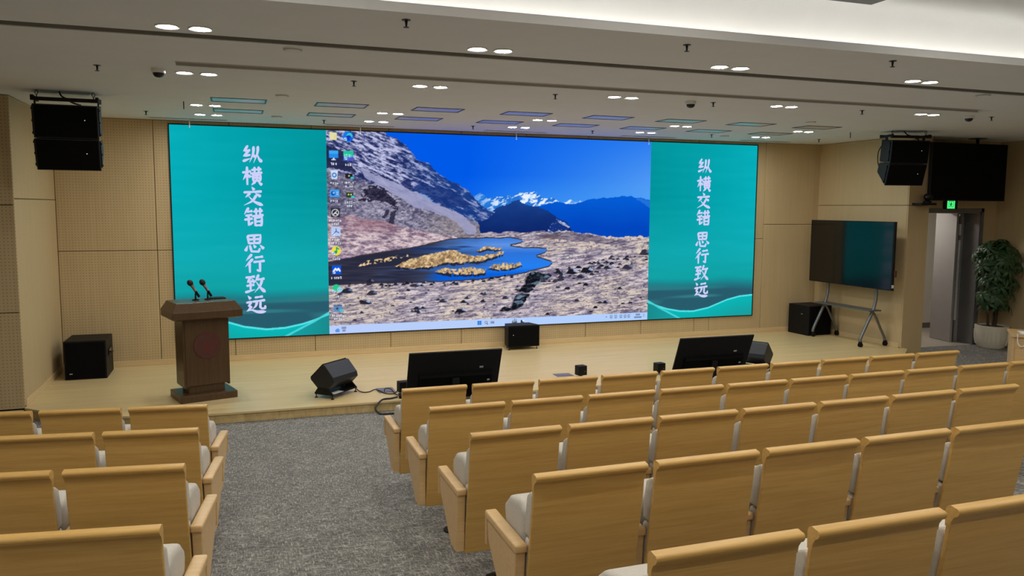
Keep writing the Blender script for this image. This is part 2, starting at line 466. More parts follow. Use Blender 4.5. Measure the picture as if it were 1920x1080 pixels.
# ------------------------------------------------------------------ video wall
SH, SB, SW = 3.078, 0.459, 9.794
CW = SH * 16 / 9
led = thing('video_wall', 'huge wide video wall showing a mountain desktop between two teal banners', 'screen', (0, 0.0, SB))
m = MB(); b = 0.014
m.box(-SW / 2 - b, SW / 2 + b, 0.0, 0.010, -b, SH + b)
m.box(-SW / 2 - b, -SW / 2, -0.012, 0.0, -b, SH + b); m.box(SW / 2, SW / 2 + b, -0.012, 0.0, -b, SH + b)
m.box(-SW / 2, SW / 2, -0.012, 0.0, -b, 0); m.box(-SW / 2, SW / 2, -0.012, 0.0, SH, SH + b)
m.build('frame', 'black_plastic', led)

rng = np.random.default_rng(11)
def vnoise(u_, v_, fx, fy, seed):
    """smooth value noise sampled at u*fx, v*fy; the lattice repeats"""
    n_ = 256
    g = np.random.default_rng(seed).random((n_, n_)).astype(np.float32)
    x = u_ * fx; y = v_ * fy
    i = np.floor(x).astype(np.int32); j = np.floor(y).astype(np.int32); a = x - i; b_ = y - j
    a = a * a * (3 - 2 * a); b_ = b_ * b_ * (3 - 2 * b_)
    i %= n_; j %= n_; i1 = (i + 1) % n_; j1 = (j + 1) % n_
    return (g[j, i] * (1 - a) + g[j, i1] * a) * (1 - b_) + (g[j1, i] * (1 - a) + g[j1, i1] * a) * b_
def fbm(u_, v_, fx, fy, seed, oct_=4, gain=0.55):
    t_ = 0; amp = 1; tot = 0
    for o in range(oct_):
        t_ = t_ + amp * vnoise(u_, v_, fx * 2 ** o, fy * 2 ** o, seed + o); tot += amp; amp *= gain
    return t_ / tot
def inside(u_, v_, poly):
    c_ = np.zeros(u_.shape, bool); n = len(poly)
    for i in range(n):
        (x0, y0), (x1, y1) = poly[i], poly[(i + 1) % n]
        if y0 == y1: continue
        k = ((y0 > v_) != (y1 > v_)) & (u_ < (x1 - x0) * (v_ - y0) / (y1 - y0) + x0)
        c_ ^= k
    return c_
def picture_mesh(name, x0, x1, z0, z1, img, y=-0.001):
    """a fine grid whose points carry the picture; img is rows x cols x 3 in sRGB, row 0 at the top"""
    ny, nx = img.shape[:2]
    X, Zc = np.meshgrid(np.linspace(x0, x1, nx), np.linspace(z1, z0, ny))
    co = np.stack([X, np.full_like(X, y), Zc], -1).reshape(-1, 3).astype(np.float32)
    idx = np.arange(nx * ny).reshape(ny, nx)
    q = np.stack([idx[1:, :-1], idx[1:, 1:], idx[:-1, 1:], idx[:-1, :-1]], -1).reshape(-1)
    me = bpy.data.meshes.new(name); nf = len(q) // 4
    me.vertices.add(len(co)); me.vertices.foreach_set('co', co.ravel())
    me.loops.add(len(q)); me.loops.foreach_set('vertex_index', q.astype(np.int32))
    me.polygons.add(nf); me.polygons.foreach_set('loop_start', np.arange(0, nf * 4, 4, dtype=np.int32))
    me.update(calc_edges=True)
    at = me.color_attributes.new('picture', 'FLOAT_COLOR', 'POINT')
    lin = np.concatenate([s2l(np.clip(img, 0, 255) / 255.0), np.ones(img.shape[:2] + (1,))], -1)
    at.data.foreach_set('color', lin.astype(np.float32).ravel())
    me.materials.append(MATS['picture'])
    return me

# --- the desktop picture (painted at double size, then averaged down)
NX, NY = 720, 405
U, V = np.meshgrid((np.arange(NX * 2) + .5) / (NX * 2), (np.arange(NY * 2) + .5) / (NY * 2))
U, V = U.astype(np.float32), V.astype(np.float32)
def C3(*c_): return np.array(c_, np.float32)
def lerp(a, b_, t_): return a + (b_ - a) * np.clip(t_, 0, 1)[..., None]
P1, P2 = U * 1.78 + V * 1.25, V * 1.25 - U * 1.05     # along and across the left-hand slope
rock_n = fbm(P1, P2 + 2, 16, 74, 51, 4, .8); fine_n = fbm(U, V, 120, 130, 57, 3, .8); big_n = fbm(U, V, 7, 6, 61, 3)
wu = U + (fbm(U, V, 26, 20, 5, 4, .7) - 0.5) * 0.022; wv = V + (fbm(U, V, 30, 22, 9, 4, .7) - 0.5) * 0.030
img = lerp(C3(0, 90, 232), C3(112, 178, 250), (U - 0.40) * 1.35 * (0.5 + 0.5 * V / 0.3))
img = lerp(img, C3(66, 156, 244), np.clip((V - 0.20) / 0.16, 0, 1) * np.clip((U - .3) / .3, 0, 1) * 0.6)
def paint(poly, col, warp=True, alpha=1.0, where=None):
    m_ = .04 if warp else .002
    x0, x1 = min(p[0] for p in poly) - m_, max(p[0] for p in poly) + m_; y0, y1 = min(p[1] for p in poly) - m_, max(p[1] for p in poly) + m_
    i0, i1 = max(0, int(x0 * NX * 2)), min(NX * 2, int(x1 * NX * 2) + 2); j0, j1 = max(0, int(y0 * NY * 2)), min(NY * 2, int(y1 * NY * 2) + 2)
    if i1 <= i0 or j1 <= j0: return
    sl = (slice(j0, j1), slice(i0, i1))
    k = inside(wu[sl], wv[sl], poly) if warp else inside(U[sl], V[sl], poly)
    if where is not None: k &= where[sl]
    a = (k * np.float32(alpha))[..., None]
    c_ = col[sl] if getattr(col, 'ndim', 1) == 3 else col
    img[sl] = img[sl] * (1 - a) + c_ * a
# far snow peaks
sn = fbm(U * 1.2 + V * 0.9, V - U * .3 + 1, 60, 46, 21, 4, .7)
snow = lerp(C3(36, 116, 214), C3(232, 242, 255), (sn - 0.47) * 9)
snow = lerp(snow, C3(40, 122, 222), np.clip((.50 - U) / .08, 0, 1) * .75)
paint([(.400, .33), (.427, .298), (.437, .289), (.445, .30), (.458, .32), (.476, .315), (.508, .312), (.546, .306), (.562, .291), (.585, .284), (.61, .283), (.643, .315), (.696, .346), (.703, .39), (.508, .41), (.45, .41)], snow)
paint([(.69, .35), (.715, .332), (.726, .322), (.743, .329), (.77, .332), (.79, .345), (.74, .36)], lerp(C3(90, 160, 236), C3(220, 236, 252), (sn - .42) * 6))
# right blue mountain
rm = lerp(C3(4, 92, 212), C3(2, 70, 190), (V - 0.32) / 0.16 + (fbm(U, V, 20, 20, 31) - .5) * 0.25)
paint([(.60, .375), (.63, .36), (.669, .341), (.70, .346), (.736, .348), (.776, .329), (.838, .317), (.88, .309), (.915, .304), (.95, .312), (1.05, .328), (1.05, .56), (.868, .54), (.792, .53), (.60, .52)], rm)
paint([(.95, .315), (.98, .322), (1.05, .335), (1.05, .40), (.99, .355)], C3(70, 140, 226), alpha=.45)
# middle dark mountain with a scarred right shoulder
mm = lerp(C3(26, 66, 140), C3(14, 40, 108), (V - 0.34) / 0.14 + (fbm(U, V, 24, 24, 35) - .5) * 0.5)
paint([(.40, .46), (.424, .434), (.483, .381), (.527, .348), (.545, .331), (.558, .328), (.578, .342), (.604, .36), (.643, .379), (.676, .417), (.72, .455), (.74, .54), (.40, .54)], mm)
paint([(.655, .50), (.665, .455), (.676, .425), (.70, .445), (.725, .475), (.715, .492), (.69, .50)], lerp(C3(20, 50, 124), C3(176, 186, 222), (fbm(P1, P2 + 2, 20, 90, 37, 3, .7) - .48) * 7))
# plain
str_n = fbm(U, V + .15 * U, 34, 130, 41, 4, .85); sand = fbm(U, V, 7, 9, 47, 3)
pl = lerp(C3(98, 90, 118), C3(224, 212, 214), (str_n - 0.30) * 2.7)
pl = lerp(pl, C3(228, 208, 178), np.clip((sand - 0.42) * 4, 0, 1) * .55 * np.clip((str_n - .3) * 3, 0, 1))
pl = lerp(pl, C3(64, 56, 70), np.clip((fine_n - .62) * 7, 0, .55))
paint([(-.05, .50), (.347, .509), (.42, .505), (.508, .498), (.60, .497), (.704, .494), (.792, .505), (.83, .52), (.875, .529), (.93, .524), (1.05, .53), (1.05, 1.05), (-.05, 1.05)], pl)
paint([(.60, .52), (.68, .500), (.74, .502), (.80, .515), (.86, .535), (.94, .56), (.90, .575), (.82, .56), (.72, .545)], lerp(C3(60, 56, 84), C3(140, 128, 146), (str_n - .3) * 3), alpha=.75)
paint([(.60, .535), (.66, .51), (.70, .515), (.68, .54)], C3(104, 88, 90), alpha=.5)
# left mountain: streaked rock face, grey lower slopes
ro = lerp(C3(30, 40, 92), C3(196, 198, 232), (rock_n - 0.36) * 3.6 + (fine_n - .5) * 1.2)
ro = lerp(ro, C3(22, 58, 132), np.clip((U - .16 - V * .15) / .16, 0, 1) * np.clip(.95 - (rock_n - .45) * 3.2, .35, .95))
lo = lerp(C3(74, 72, 100), C3(190, 184, 204), (fine_n - 0.30) * 1.7 + (big_n - .5) * .8)
lo = lerp(lo, C3(176, 160, 140), np.clip((U - .24) / .1, 0, 1) * np.clip((V - .36) / .08, 0, 1) * .35)
tb = np.clip((V - (0.17 + 0.60 * U) + (big_n - .5) * 0.08) / 0.03, 0, 1)
lm = ro * (1 - tb[..., None]) + lo * tb[..., None]
paint([(-.05, -.05), (.150, -.05), (.160, .010), (.168, .024), (.189, .023), (.205, .04), (.218, .059), (.247, .113), (.258, .138), (.28, .15), (.3, .182), (.323, .212), (.347, .232), (.36, .236), (.378, .246), (.402, .287), (.42, .318), (.439, .349), (.464, .381), (.489, .391), (.46, .428), (.435, .444), (.44, .51), (.377, .53), (.323, .53), (-.05, .56)], lm)
paint([(-.05, .085), (.018, .078), (.03, .095), (.045, .105), (.052, .135), (.068, .16), (.08, .20), (.05, .195), (.02, .185), (-.05, .18)], lerp(C3(24, 28, 62), C3(50, 54, 92), fine_n), alpha=.95)
paint([(.235, .285), (.26, .255), (.30, .262), (.36, .285), (.40, .345), (.41, .375), (.36, .365), (.30, .33)], lerp(C3(16, 40, 104), C3(40, 66, 136), fine_n), alpha=.8)
paint([(.205, .25), (.225, .225), (.235, .27), (.225, .30)], C3(30, 40, 96), alpha=.8)
paint([(.25, .315), (.262, .303), (.28, .318), (.30, .332), (.292, .336), (.27, .322)], C3(120, 170, 236), alpha=.8)
# scree tongue and dark cleft
paint([(.075, .165), (.105, .190), (.16, .225), (.24, .29), (.32, .36), (.39, .415), (.425, .47), (.428, .51), (.40, .505), (.36, .44), (.30, .40), (.24, .365), (.18, .30), (.11, .225)], lerp(C3(136, 140, 184), C3(178, 176, 208), fbm(P1, P2 + 2, 10, 60, 63)), alpha=.88)
paint([(.080, .338), (.092, .315), (.098, .290), (.112, .268), (.126, .260), (.142, .264), (.160, .278), (.178, .302), (.191, .328), (.198, .355), (.197, .382), (.190, .398), (.184, .378), (.172, .356), (.155, .345), (.135, .342), (.11, .346)], lerp(C3(24, 22, 44), C3(56, 52, 78), fine_n), False, .95, (fine_n + .5 * (big_n - .5) < .60))
paint([(.10, .30), (.13, .27), (.16, .29), (.185, .33), (.19, .37), (.165, .345), (.12, .335)], C3(34, 32, 54), False, .8)
paint([(.155, .42), (.165, .39), (.178, .385), (.165, .425)], C3(44, 42, 64), alpha=.85); paint([(.17, .455), (.18, .40), (.196, .385), (.188, .44), (.192, .47)], C3(40, 38, 60), alpha=.85)
# left foothill
dia = fbm(U * 1.2 + V * 1.4, V - U * .5 + 1, 30, 74, 71, 4, .85)
lh = lerp(C3(112, 92, 116), C3(226, 206, 208), (dia - 0.33) * 3.0)
lh = lerp(lh, C3(134, 92, 110), np.clip((big_n - .45) * 4, 0, 1) * np.clip((.52 - V) / .06, 0, 1) * .6)
lh = lerp(lh, C3(176, 150, 204), np.clip((fbm(U, V, 20, 50, 73) - .58) * 8, 0, .6) * np.clip((V - .55) / .04, 0, 1))
paint([(-.05, .405), (.03, .415), (.07, .420), (.147, .434), (.205, .464), (.25, .485), (.299, .501), (.347, .509), (.38, .53), (.299, .562), (.204, .595), (-.05, .67)], lh)
# lake
rip = fbm(U, V, 7, 64, 75, 3, .7)
wt = lerp(C3(62, 60, 78), C3(44, 116, 220), (U - 0.18) / 0.30 + (rip - 0.5) * 1.1)
wt = lerp(wt, C3(126, 164, 228), np.clip(1 - np.abs(V - .565) / .045, 0, 1) * np.clip((U - .28) / .2, 0, 1) * 0.65)
wt = lerp(wt, C3(34, 130, 246), np.clip((V - .62) / .05, 0, 1) * np.clip((U - .44) / .1, 0, 1) * .75)
wt = lerp(wt, C3(0, 92, 222), np.clip((V - .69) / .03, 0, 1) * np.clip((U - .27) / .05, 0, 1) * .85)
wt = lerp(wt, C3(40, 42, 62), np.clip((.30 - U - (V - .70) * .3) / .1, 0, 1) * np.clip(.95 - (rip - .5) * 3, 0, 1))
wt = lerp(wt, C3(30, 48, 92), np.clip((rip - .60) * 9, 0, .9) * np.clip((.48 - U) / .1, 0, 1) * np.clip((.62 - V) / .04, 0, 1))
water = [(-.05, .662), (.089, .615), (.204, .587), (.275, .563), (.347, .538), (.384, .531), (.527, .53), (.572, .541), (.566, .552), (.534, .562), (.534, .573), (.573, .582), (.625, .585), (.651, .591), (.645, .608), (.615, .623), (.618, .634), (.671, .663), (.658, .679), (.619, .694), (.573, .715), (.496, .733), (.383, .745), (.298, .749), (.088, .747), (-.05, .755)]
k_ = inside(U + (wu - U) * .35, V + (wv - V) * .35, water)
img[inside(U + (wu - U) * .35, V + (wv - V) * .35 - .006, water)] = C3(58, 52, 60); img[inside(U + (wu - U) * .35, V + (wv - V) * .35 + .006, water)] = C3(62, 54, 58)
img[k_] = wt[k_]
bush = fbm(U, V, 170, 110, 81, 2, .8); isl = lerp(C3(130, 102, 72), C3(238, 206, 156), (bush - 0.22) * 1.9)
for q_, (p_, al) in enumerate((([(.186, .664), (.205, .652), (.251, .625), (.28, .612), (.299, .6), (.34, .597), (.371, .593), (.396, .613), (.43, .618), (.477, .62), (.515, .605), (.509, .621), (.471, .634), (.42, .648), (.384, .655), (.323, .663), (.28, .672), (.227, .676)], 1),
           ([(.43, .582), (.458, .575), (.508, .585), (.505, .594), (.439, .590)], 1), ([(.304, .699), (.325, .69), (.353, .69), (.38, .682), (.414, .677), (.458, .689), (.455, .708), (.41, .718), (.36, .708), (.322, .707)], 2),
           ([(.461, .678), (.48, .668), (.509, .658), (.54, .658), (.566, .655), (.57, .671), (.522, .696), (.477, .692)], 2), ([(.077, .655), (.11, .640), (.146, .628), (.18, .62), (.227, .608), (.226, .622), (.19, .635), (.146, .650), (.083, .664)], 3))):
    if al < 3: paint([(x, y + .011) for x, y in p_], C3(36, 32, 44), alpha=.85, where=(vnoise(U, V, 240, 60, 84) > .25))
    paint(p_, isl, where=(None if al == 1 else (bush > (.34 if al == 2 else .52))))
# foreground stones: shore line, scattered boulders, two dark outcrops
rk = random.Random(5)
def stone(x, y, s_, lit=True):
    p_ = [(x - s_, y + s_ * .55)] + [(x - s_ + 2 * s_ * t_, y - s_ * rk.uniform(.3, 1.0) * (1 - abs(2 * t_ - 1) ** 2)) for t_ in (.25, .5, .75)] + [(x + s_, y + s_ * .5), (x + s_ * .2, y + s_ * .8)]
    paint([(a + (b_ - y) * .2 - s_ * .5, y + s_ * .5 + (b_ - y) * .35) for a, b_ in p_], C3(96, 84, 104), False, .55)
    paint(p_, C3(*rk.choice([(22, 22, 32), (34, 34, 48), (48, 46, 60)])), False, .95)
    if lit: paint([(x + s_ * .2, y - s_ * .1), (x + s_ * .5, y - s_ * .75), (x + s_ * .95, y - s_ * .1), (x + s_ * .85, y + s_ * .35)], C3(*rk.choice([(130, 160, 210), (168, 190, 226), (100, 120, 160)])), False, .85)
for i in range(46):
    x = rk.uniform(.05, .56); stone(x, .757 - max(0, x - .40) * .22 + rk.uniform(-.006, .014), rk.uniform(.003, .009), rk.random() < .5)
for i in range(60): stone(rk.random(), rk.uniform(.78, .95), rk.uniform(.003, .011), rk.random() < .4)
for i in range(80):
    t_ = rk.random(); stone(.66 + .34 * t_ + rk.uniform(-.03, .03), .735 - .12 * t_ + rk.uniform(-.025, .045), rk.uniform(.003, .010) * (1.2 - .4 * t_), rk.random() < .3)
for x, y, s_ in ((.327, .852, .013), (.40, .84, .010), (.12, .80, .016), (.245, .765, .014), (.25, .885, .012), (.38, .905, .018), (.45, .86, .011), (.735, .715, .02), (.785, .708, .022), (.70, .74, .014), (.765, .742, .014), (.855, .695, .014), (.925, .695, .020), (.985, .617, .02), (.52, .845, .012), (.115, .74, .012), (.10, .845, .015), (.05, .785, .018)): stone(x, y, s_)
for p_ in ([(.577, .795), (.585, .755), (.594, .715), (.605, .705), (.622, .712), (.645, .722), (.672, .735), (.655, .755), (.63, .762), (.612, .798)], [(.552, .815), (.575, .798), (.60, .797), (.612, .81), (.595, .822), (.565, .825)], [(.506, .918), (.515, .893), (.535, .897), (.542, .865), (.555, .838), (.575, .828), (.60, .832), (.585, .855), (.580, .885), (.555, .905), (.53, .912)]):
    paint([(x - .006, y + .008) for x, y in p_], C3(84, 72, 96), alpha=.6); paint(p_, lerp(C3(16, 18, 26), C3(66, 84, 98), (fine_n - .45) * 3.2))
for p_ in ([(.597, .712), (.607, .706), (.613, .722), (.603, .728)], [(.64, .74), (.655, .73), (.663, .74), (.65, .748)], [(.55, .85), (.565, .835), (.585, .84), (.57, .85), (.56, .858)], [(.60, .775), (.62, .762), (.64, .77), (.625, .785)], [(.545, .87), (.57, .862), (.58, .88), (.56, .885)]):
    paint(p_, lerp(C3(86, 108, 124), C3(170, 190, 226), fine_n), False, .7)
# taskbar
tbk = V > 0.9565
img[tbk] = lerp(C3(186, 206, 250), C3(176, 208, 252), U)[tbk]
AS = 16 / 9
def window(x0, x1, y0, y1):
    return (slice(max(0, int(y0 * NY * 2) - 1), min(NY * 2, int(y1 * NY * 2) + 2)), slice(max(0, int(x0 * NX * 2) - 1), min(NX * 2, int(x1 * NX * 2) + 2)))
def stamp(sl, k, col, a):
    img[sl][k] = img[sl][k] * (1 - a) + np.array(col, np.float32) * a
def disc(cx_, cy_, r_, col, a=1.0):
    sl = window(cx_ - r_, cx_ + r_, cy_ - r_, cy_ + r_)
    stamp(sl, ((U[sl] - cx_) * AS) ** 2 + (V[sl] - cy_) ** 2 < r_ * r_, col, a)
def rect(x0, x1, y0, y1, col, a=1.0):
    sl = window(x0, x1, y0, y1)
    stamp(sl, (U[sl] >= x0) & (U[sl] <= x1) & (V[sl] >= y0) & (V[sl] <= y1), col, a)
def seg(x0, y0, x1, y1, w, col, a=1.0):
    sl = window(min(x0, x1) - w, max(x0, x1) + w, min(y0, y1) - w, max(y0, y1) + w)
    u_, v_ = U[sl], V[sl]
    dx, dy = (x1 - x0) * AS, y1 - y0; L2 = dx * dx + dy * dy + 1e-12
    t_ = np.clip((((u_ - x0) * AS) * dx + (v_ - y0) * dy) / L2, 0, 1)
    stamp(sl, ((u_ - x0) * AS - t_ * dx) ** 2 + (v_ - y0 - t_ * dy) ** 2 < w * w, col, a)
def words(cx_, cy_, n, col=(236, 240, 252), seed=0, h_=.011, cw=.0058):
    q = random.Random(seed); x0 = cx_ - n * cw / 2
    rect(x0 - .001, x0 + n * cw, cy_ - h_ * .7, cy_ + h_ * .7, (40, 44, 70), .35)
    for i in range(n):
        for _ in range(3):
            if q.random() < .5: a_ = x0 + i * cw + .0004; y_ = cy_ + q.uniform(-.5, .5) * h_; rect(a_, a_ + cw * .75, y_ - .0014, y_ + .0014, col, .9)
            else: a_ = x0 + i * cw + q.uniform(.1, .7) * cw; rect(a_ - .0007, a_ + .0007, cy_ - h_ * .5, cy_ + h_ * .5, col, .9)
def arrow(x, y):
    rect(x - .0215 * .5, x - .0035, y + .006, y + .019, (225, 238, 252)); seg(x - .0095, y + .0155, x - .0052, y + .0095, .0018, (40, 110, 220))
# desktop icons
x, y = .020, .029; rect(x - .0105, x + .0095, y - .018, y + .018, (226, 220, 172)); rect(x - .0105, x - .002, y - .022, y - .016, (214, 200, 140)); rect(x + .002, x + .0095, y - .004, y + .016, (222, 214, 140))
x, y = .060, .029; disc(x, y, .025, (20, 120, 236)); disc(x + .004, y - .004, .014, (60, 200, 200)); disc(x + .002, y + .006, .013, (12, 60, 190)); disc(x + .008, y + .010, .008, (30, 90, 220)); arrow(x, y)
x, y = .020, .119; rect(x - .0125, x + .0125, y - .022, y + .014, (36, 140, 232)); rect(x - .0125, x + .0125, y - .022, y - .006, (60, 168, 244)); rect(x - .002, x + .002, y + .014, y + .022, (210, 220, 240)); rect(x - .006, x + .006, y + .021, y + .025, (220, 228, 244)); words(x, y + .043, 3, seed=2)
x, y = .060, .122; rect(x - .0135, x + .0135, y - .024, y + .004, (30, 196, 160)); rect(x - .0135, x + .0135, y + .004, y + .024, (60, 110, 220)); rect(x + .002, x + .0135, y + .008, y + .024, (90, 80, 200))
for i in range(5): rect(x - .0105 + i * .0044, x - .0095 + i * .0044, y - .008, y + .008, (240, 250, 250))
rect(x - .0068, x - .0035, y - .008, y - .005, (240, 250, 250)); rect(x - .0068, x - .0035, y + .005, y + .008, (240, 250, 250)); arrow(x, y); words(x, y + .043, 3, seed=3)
x, y = .021, .214; img[inside(U, V, [(x - .010, y - .022), (x + .010, y - .022), (x + .0075, y + .022), (x - .0075, y + .022)])] = np.array([206, 222, 244]); disc(x, y + .002, .012, (50, 120, 200)); disc(x, y + .002, .006, (206, 222, 244)); words(x, y + .042, 4, seed=4)
x, y = .061, .219; rect(x - .010, x + .010, y - .012, y + .012, (34, 34, 38)); disc(x, y, .004, (210, 210, 160)); rect(x + .004, x + .0125, y + .004, y + .014, (60, 200, 220)); words(x, y + .034, 5, seed=5); words(x, y + .052, 4, seed=6)
x, y = .021, .305; rect(x - .013, x + .013, y - .018, y + .018, (70, 156, 230)); disc(x - .004, y, .011, (24, 86, 180)); disc(x - .002, y - .003, .005, (150, 200, 244)); rect(x + .005, x + .010, y - .008, y - .004, (200, 226, 250)); rect(x + .005, x + .010, y + .002, y + .006, (200, 226, 250)); words(x, y + .038, 4, seed=7)
x, y = .062, .312; rect(x - .010, x + .010, y - .013, y + .013, (50, 64, 40)); disc(x - .003, y - .002, .004, (210, 220, 130)); disc(x + .004, y - .002, .004, (210, 220, 130)); rect(x + .004, x + .0125, y + .004, y + .014, (60, 200, 220)); words(x, y + .036, 5, seed=8); words(x, y + .054, 3, seed=9)
x, y = .022, .399; rect(x - .0125, x + .0125, y - .022, y + .022, (44, 48, 56)); disc(x, y, .018, (230, 232, 238)); disc(x, y, .0145, (44, 48, 56)); seg(x - .005, y + .008, x, y, .0025, (230, 232, 238)); seg(x, y, x + .005, y + .008, .0025, (230, 232, 238)); seg(x, y, x + .004, y - .008, .002, (230, 232, 238)); words(x, y + .038, 6, seed=10); words(x, y + .056, 4, seed=11)
x, y = .023, .491; rect(x - .0125, x + .0125, y - .022, y + .022, (178, 204, 244)); seg(x, y - .014, x + .001, y + .0, .002, (90, 70, 130)); seg(x, y, x - .008, y + .012, .002, (90, 70, 130)); seg(x, y, x + .008, y + .006, .002, (90, 70, 130)); arrow(x, y); words(x, y + .040, 4, seed=12); words(x, y + .058, 5, seed=13)
x, y = .023, .586; disc(x, y, .023, (236, 222, 70)); disc(x - .002, y + .007, .008, (24, 160, 110)); seg(x + .001, y + .006, x + .001, y - .016, .003, (24, 160, 110)); seg(x + .001, y - .016, x + .007, y - .008, .003, (24, 160, 110)); arrow(x, y); words(x, y + .040, 4, seed=14)
x, y = .023, .680; rect(x - .0125, x + .0125, y - .022, y + .022, (12, 84, 216)); seg(x - .008, y + .006, x - .003, y - .006, .004, (240, 246, 255)); seg(x - .003, y - .006, x + .001, y + .003, .004, (240, 246, 255)); seg(x + .001, y + .003, x + .005, y - .006, .004, (240, 246, 255)); seg(x + .005, y - .006, x + .009, y + .006, .004, (240, 246, 255)); arrow(x, y); words(x, y + .040, 5, seed=15)
x, y = .024, .772; disc(x - .003, y - .002, .018, (40, 200, 140)); disc(x + .007, y + .007, .013, (150, 214, 236)); disc(x + .004, y + .005, .002, (60, 90, 120)); disc(x + .010, y + .005, .002, (60, 90, 120)); arrow(x - .002, y + .002); words(x, y + .042, 2, seed=16)
x, y = .025, .873; rect(x - .012, x + .012, y - .018, y + .016, (96, 140, 190)); rect(x - .012, x + .012, y - .018, y - .012, (60, 90, 130)); disc(x - .002, y, .006, (60, 70, 90)); rect(x + .005, x + .0145, y + .003, y + .015, (60, 200, 220)); words(x, y + .034, 6, seed=17); words(x, y + .052, 4, seed=18)
# taskbar glyphs
x, y = .438, .976
for dx in (-1, 1):
    for dy in (-1, 1): rect(x + dx * .0033 - .0028, x + dx * .0033 + .0028, y + dy * .006 - .005, y + dy * .006 + .005, (24, 120, 220))
disc(.459, .975, .0075, (60, 70, 90)); disc(.459, .975, .0052, (188, 208, 250)); seg(.4615, .980, .4635, .985, .0018, (60, 70, 90))
words(.479, .976, 2, (70, 84, 120), 20, .010); rect(.4725, .486, .965, .987, (186, 206, 250), .3)
q = random.Random(4)
for i in range(9): seg(.541 + i * .0018, .988, .541 + i * .0018 + .001, .988 - q.uniform(.006, .026), .0016, q.choice([(70, 80, 60), (100, 110, 120), (60, 80, 110)]))
rect(.569, .575, .970, .984, (34, 40, 56)); rect(.5735, .580, .970, .977, (240, 244, 252)); rect(.569, .580, .981, .985, (34, 40, 56))
disc(.0205, .984, .007, (86, 140, 226)); disc(.0235, .982, .009, (96, 150, 232)); rect(.018, .0285, .983, .991, (90, 144, 228))
for yy, n in ((.971, 3), (.985, 2)): words(.041, yy, n, (120, 146, 200), int(yy * 1000), .008, .004)
seg(.852, .976, .8545, .971, .0012, (80, 96, 130)); seg(.8545, .971, .857, .976, .0012, (80, 96, 130))
for i, x in enumerate((.871, .887, .905, .920, .933)):
    rect(x - .0045, x + .0045, .966, .982, (100, 112, 150), .8); rect(x - .003, x + .003, .969, .978, (190, 208, 250)); rect(x - .001, x + .001, .971, .984, (100, 112, 150), .7)
for yy, n in ((.968, 4), (.983, 7)): words(.966, yy, n, (110, 130, 176), int(yy * 999), .007, .0036)
rect(.984, .989, .966, .982, (120, 140, 190), .7); rect(.9853, .9877, .969, .979, (186, 206, 250))
img = img.reshape(NY, 2, NX, 2, 3).mean((1, 3))
link('desktop_display', picture_mesh('desktop_display', -CW / 2, CW / 2, 0, SH, img), led)

# --- teal banners (mirror images of each other)
def banner(mirror):
    nx_, ny_ = 240, 350
    u_, v_ = np.meshgrid((np.arange(nx_ * 2) + .5) / (nx_ * 2), (np.arange(ny_ * 2) + .5) / (ny_ * 2))
    if mirror: u_ = 1 - u_
    im = lerp(C3(6, 174, 186), C3(2, 148, 156), u_ * 1.0 + 0.1 * v_)
    im = lerp(im, C3(20, 172, 180), np.clip((v_ - .30) / .35, 0, 1) * .8)
    im = lerp(im, C3(16, 160, 162), np.clip((v_ - .62) / .12, 0, 1) * .8)
    im = im + (vnoise(u_, v_, 3, 46, 3)[..., None] - .5) * 4
    lake_ = np.clip((v_ - .765 - (vnoise(u_, v_, 4, 3, 6) - .5) * .02) / .08, 0, 1)
    im = lerp(im, C3(40, 92, 108), lake_)
    im = lerp(im, C3(52, 128, 136), np.clip((vnoise(u_, v_, 2, 40, 8) - .62) * 4, 0, .8) * lake_)
    y1 = np.interp(u_, [0, .13, .25, .33, .43, .575, .70, .815, .90, 1.0], [.878, .884, .902, .921, .945, .962, .958, .943, .925, .898])
    y2 = np.interp(u_, [.69, .80, .90, 1.0], [1.004, .965, .930, .890])
    a1 = v_ > y1; im = np.where(a1[..., None], lerp(C3(8, 184, 184), C3(24, 160, 160), (v_ - y1) / .1), im)
    a2 = (v_ > y2) & (u_ > .69); im = np.where(a2[..., None], lerp(C3(20, 160, 164), C3(26, 138, 140), (u_ - .75) / .25), im)
    im = np.where((np.abs(v_ - y1) < .0045)[..., None], C3(88, 228, 232), im)
    im = np.where(((np.abs(v_ - y2) < .0055) & (u_ > .69))[..., None], C3(72, 212, 216), im)
    return im.reshape(ny_, 2, nx_, 2, 3).mean((1, 3))
link('teal_banner', picture_mesh('teal_banner', -SW / 2, -CW / 2, 0, SH, banner(False)), led)
link('teal_banner', picture_mesh('teal_banner', CW / 2, SW / 2, 0, SH, banner(True)), led)

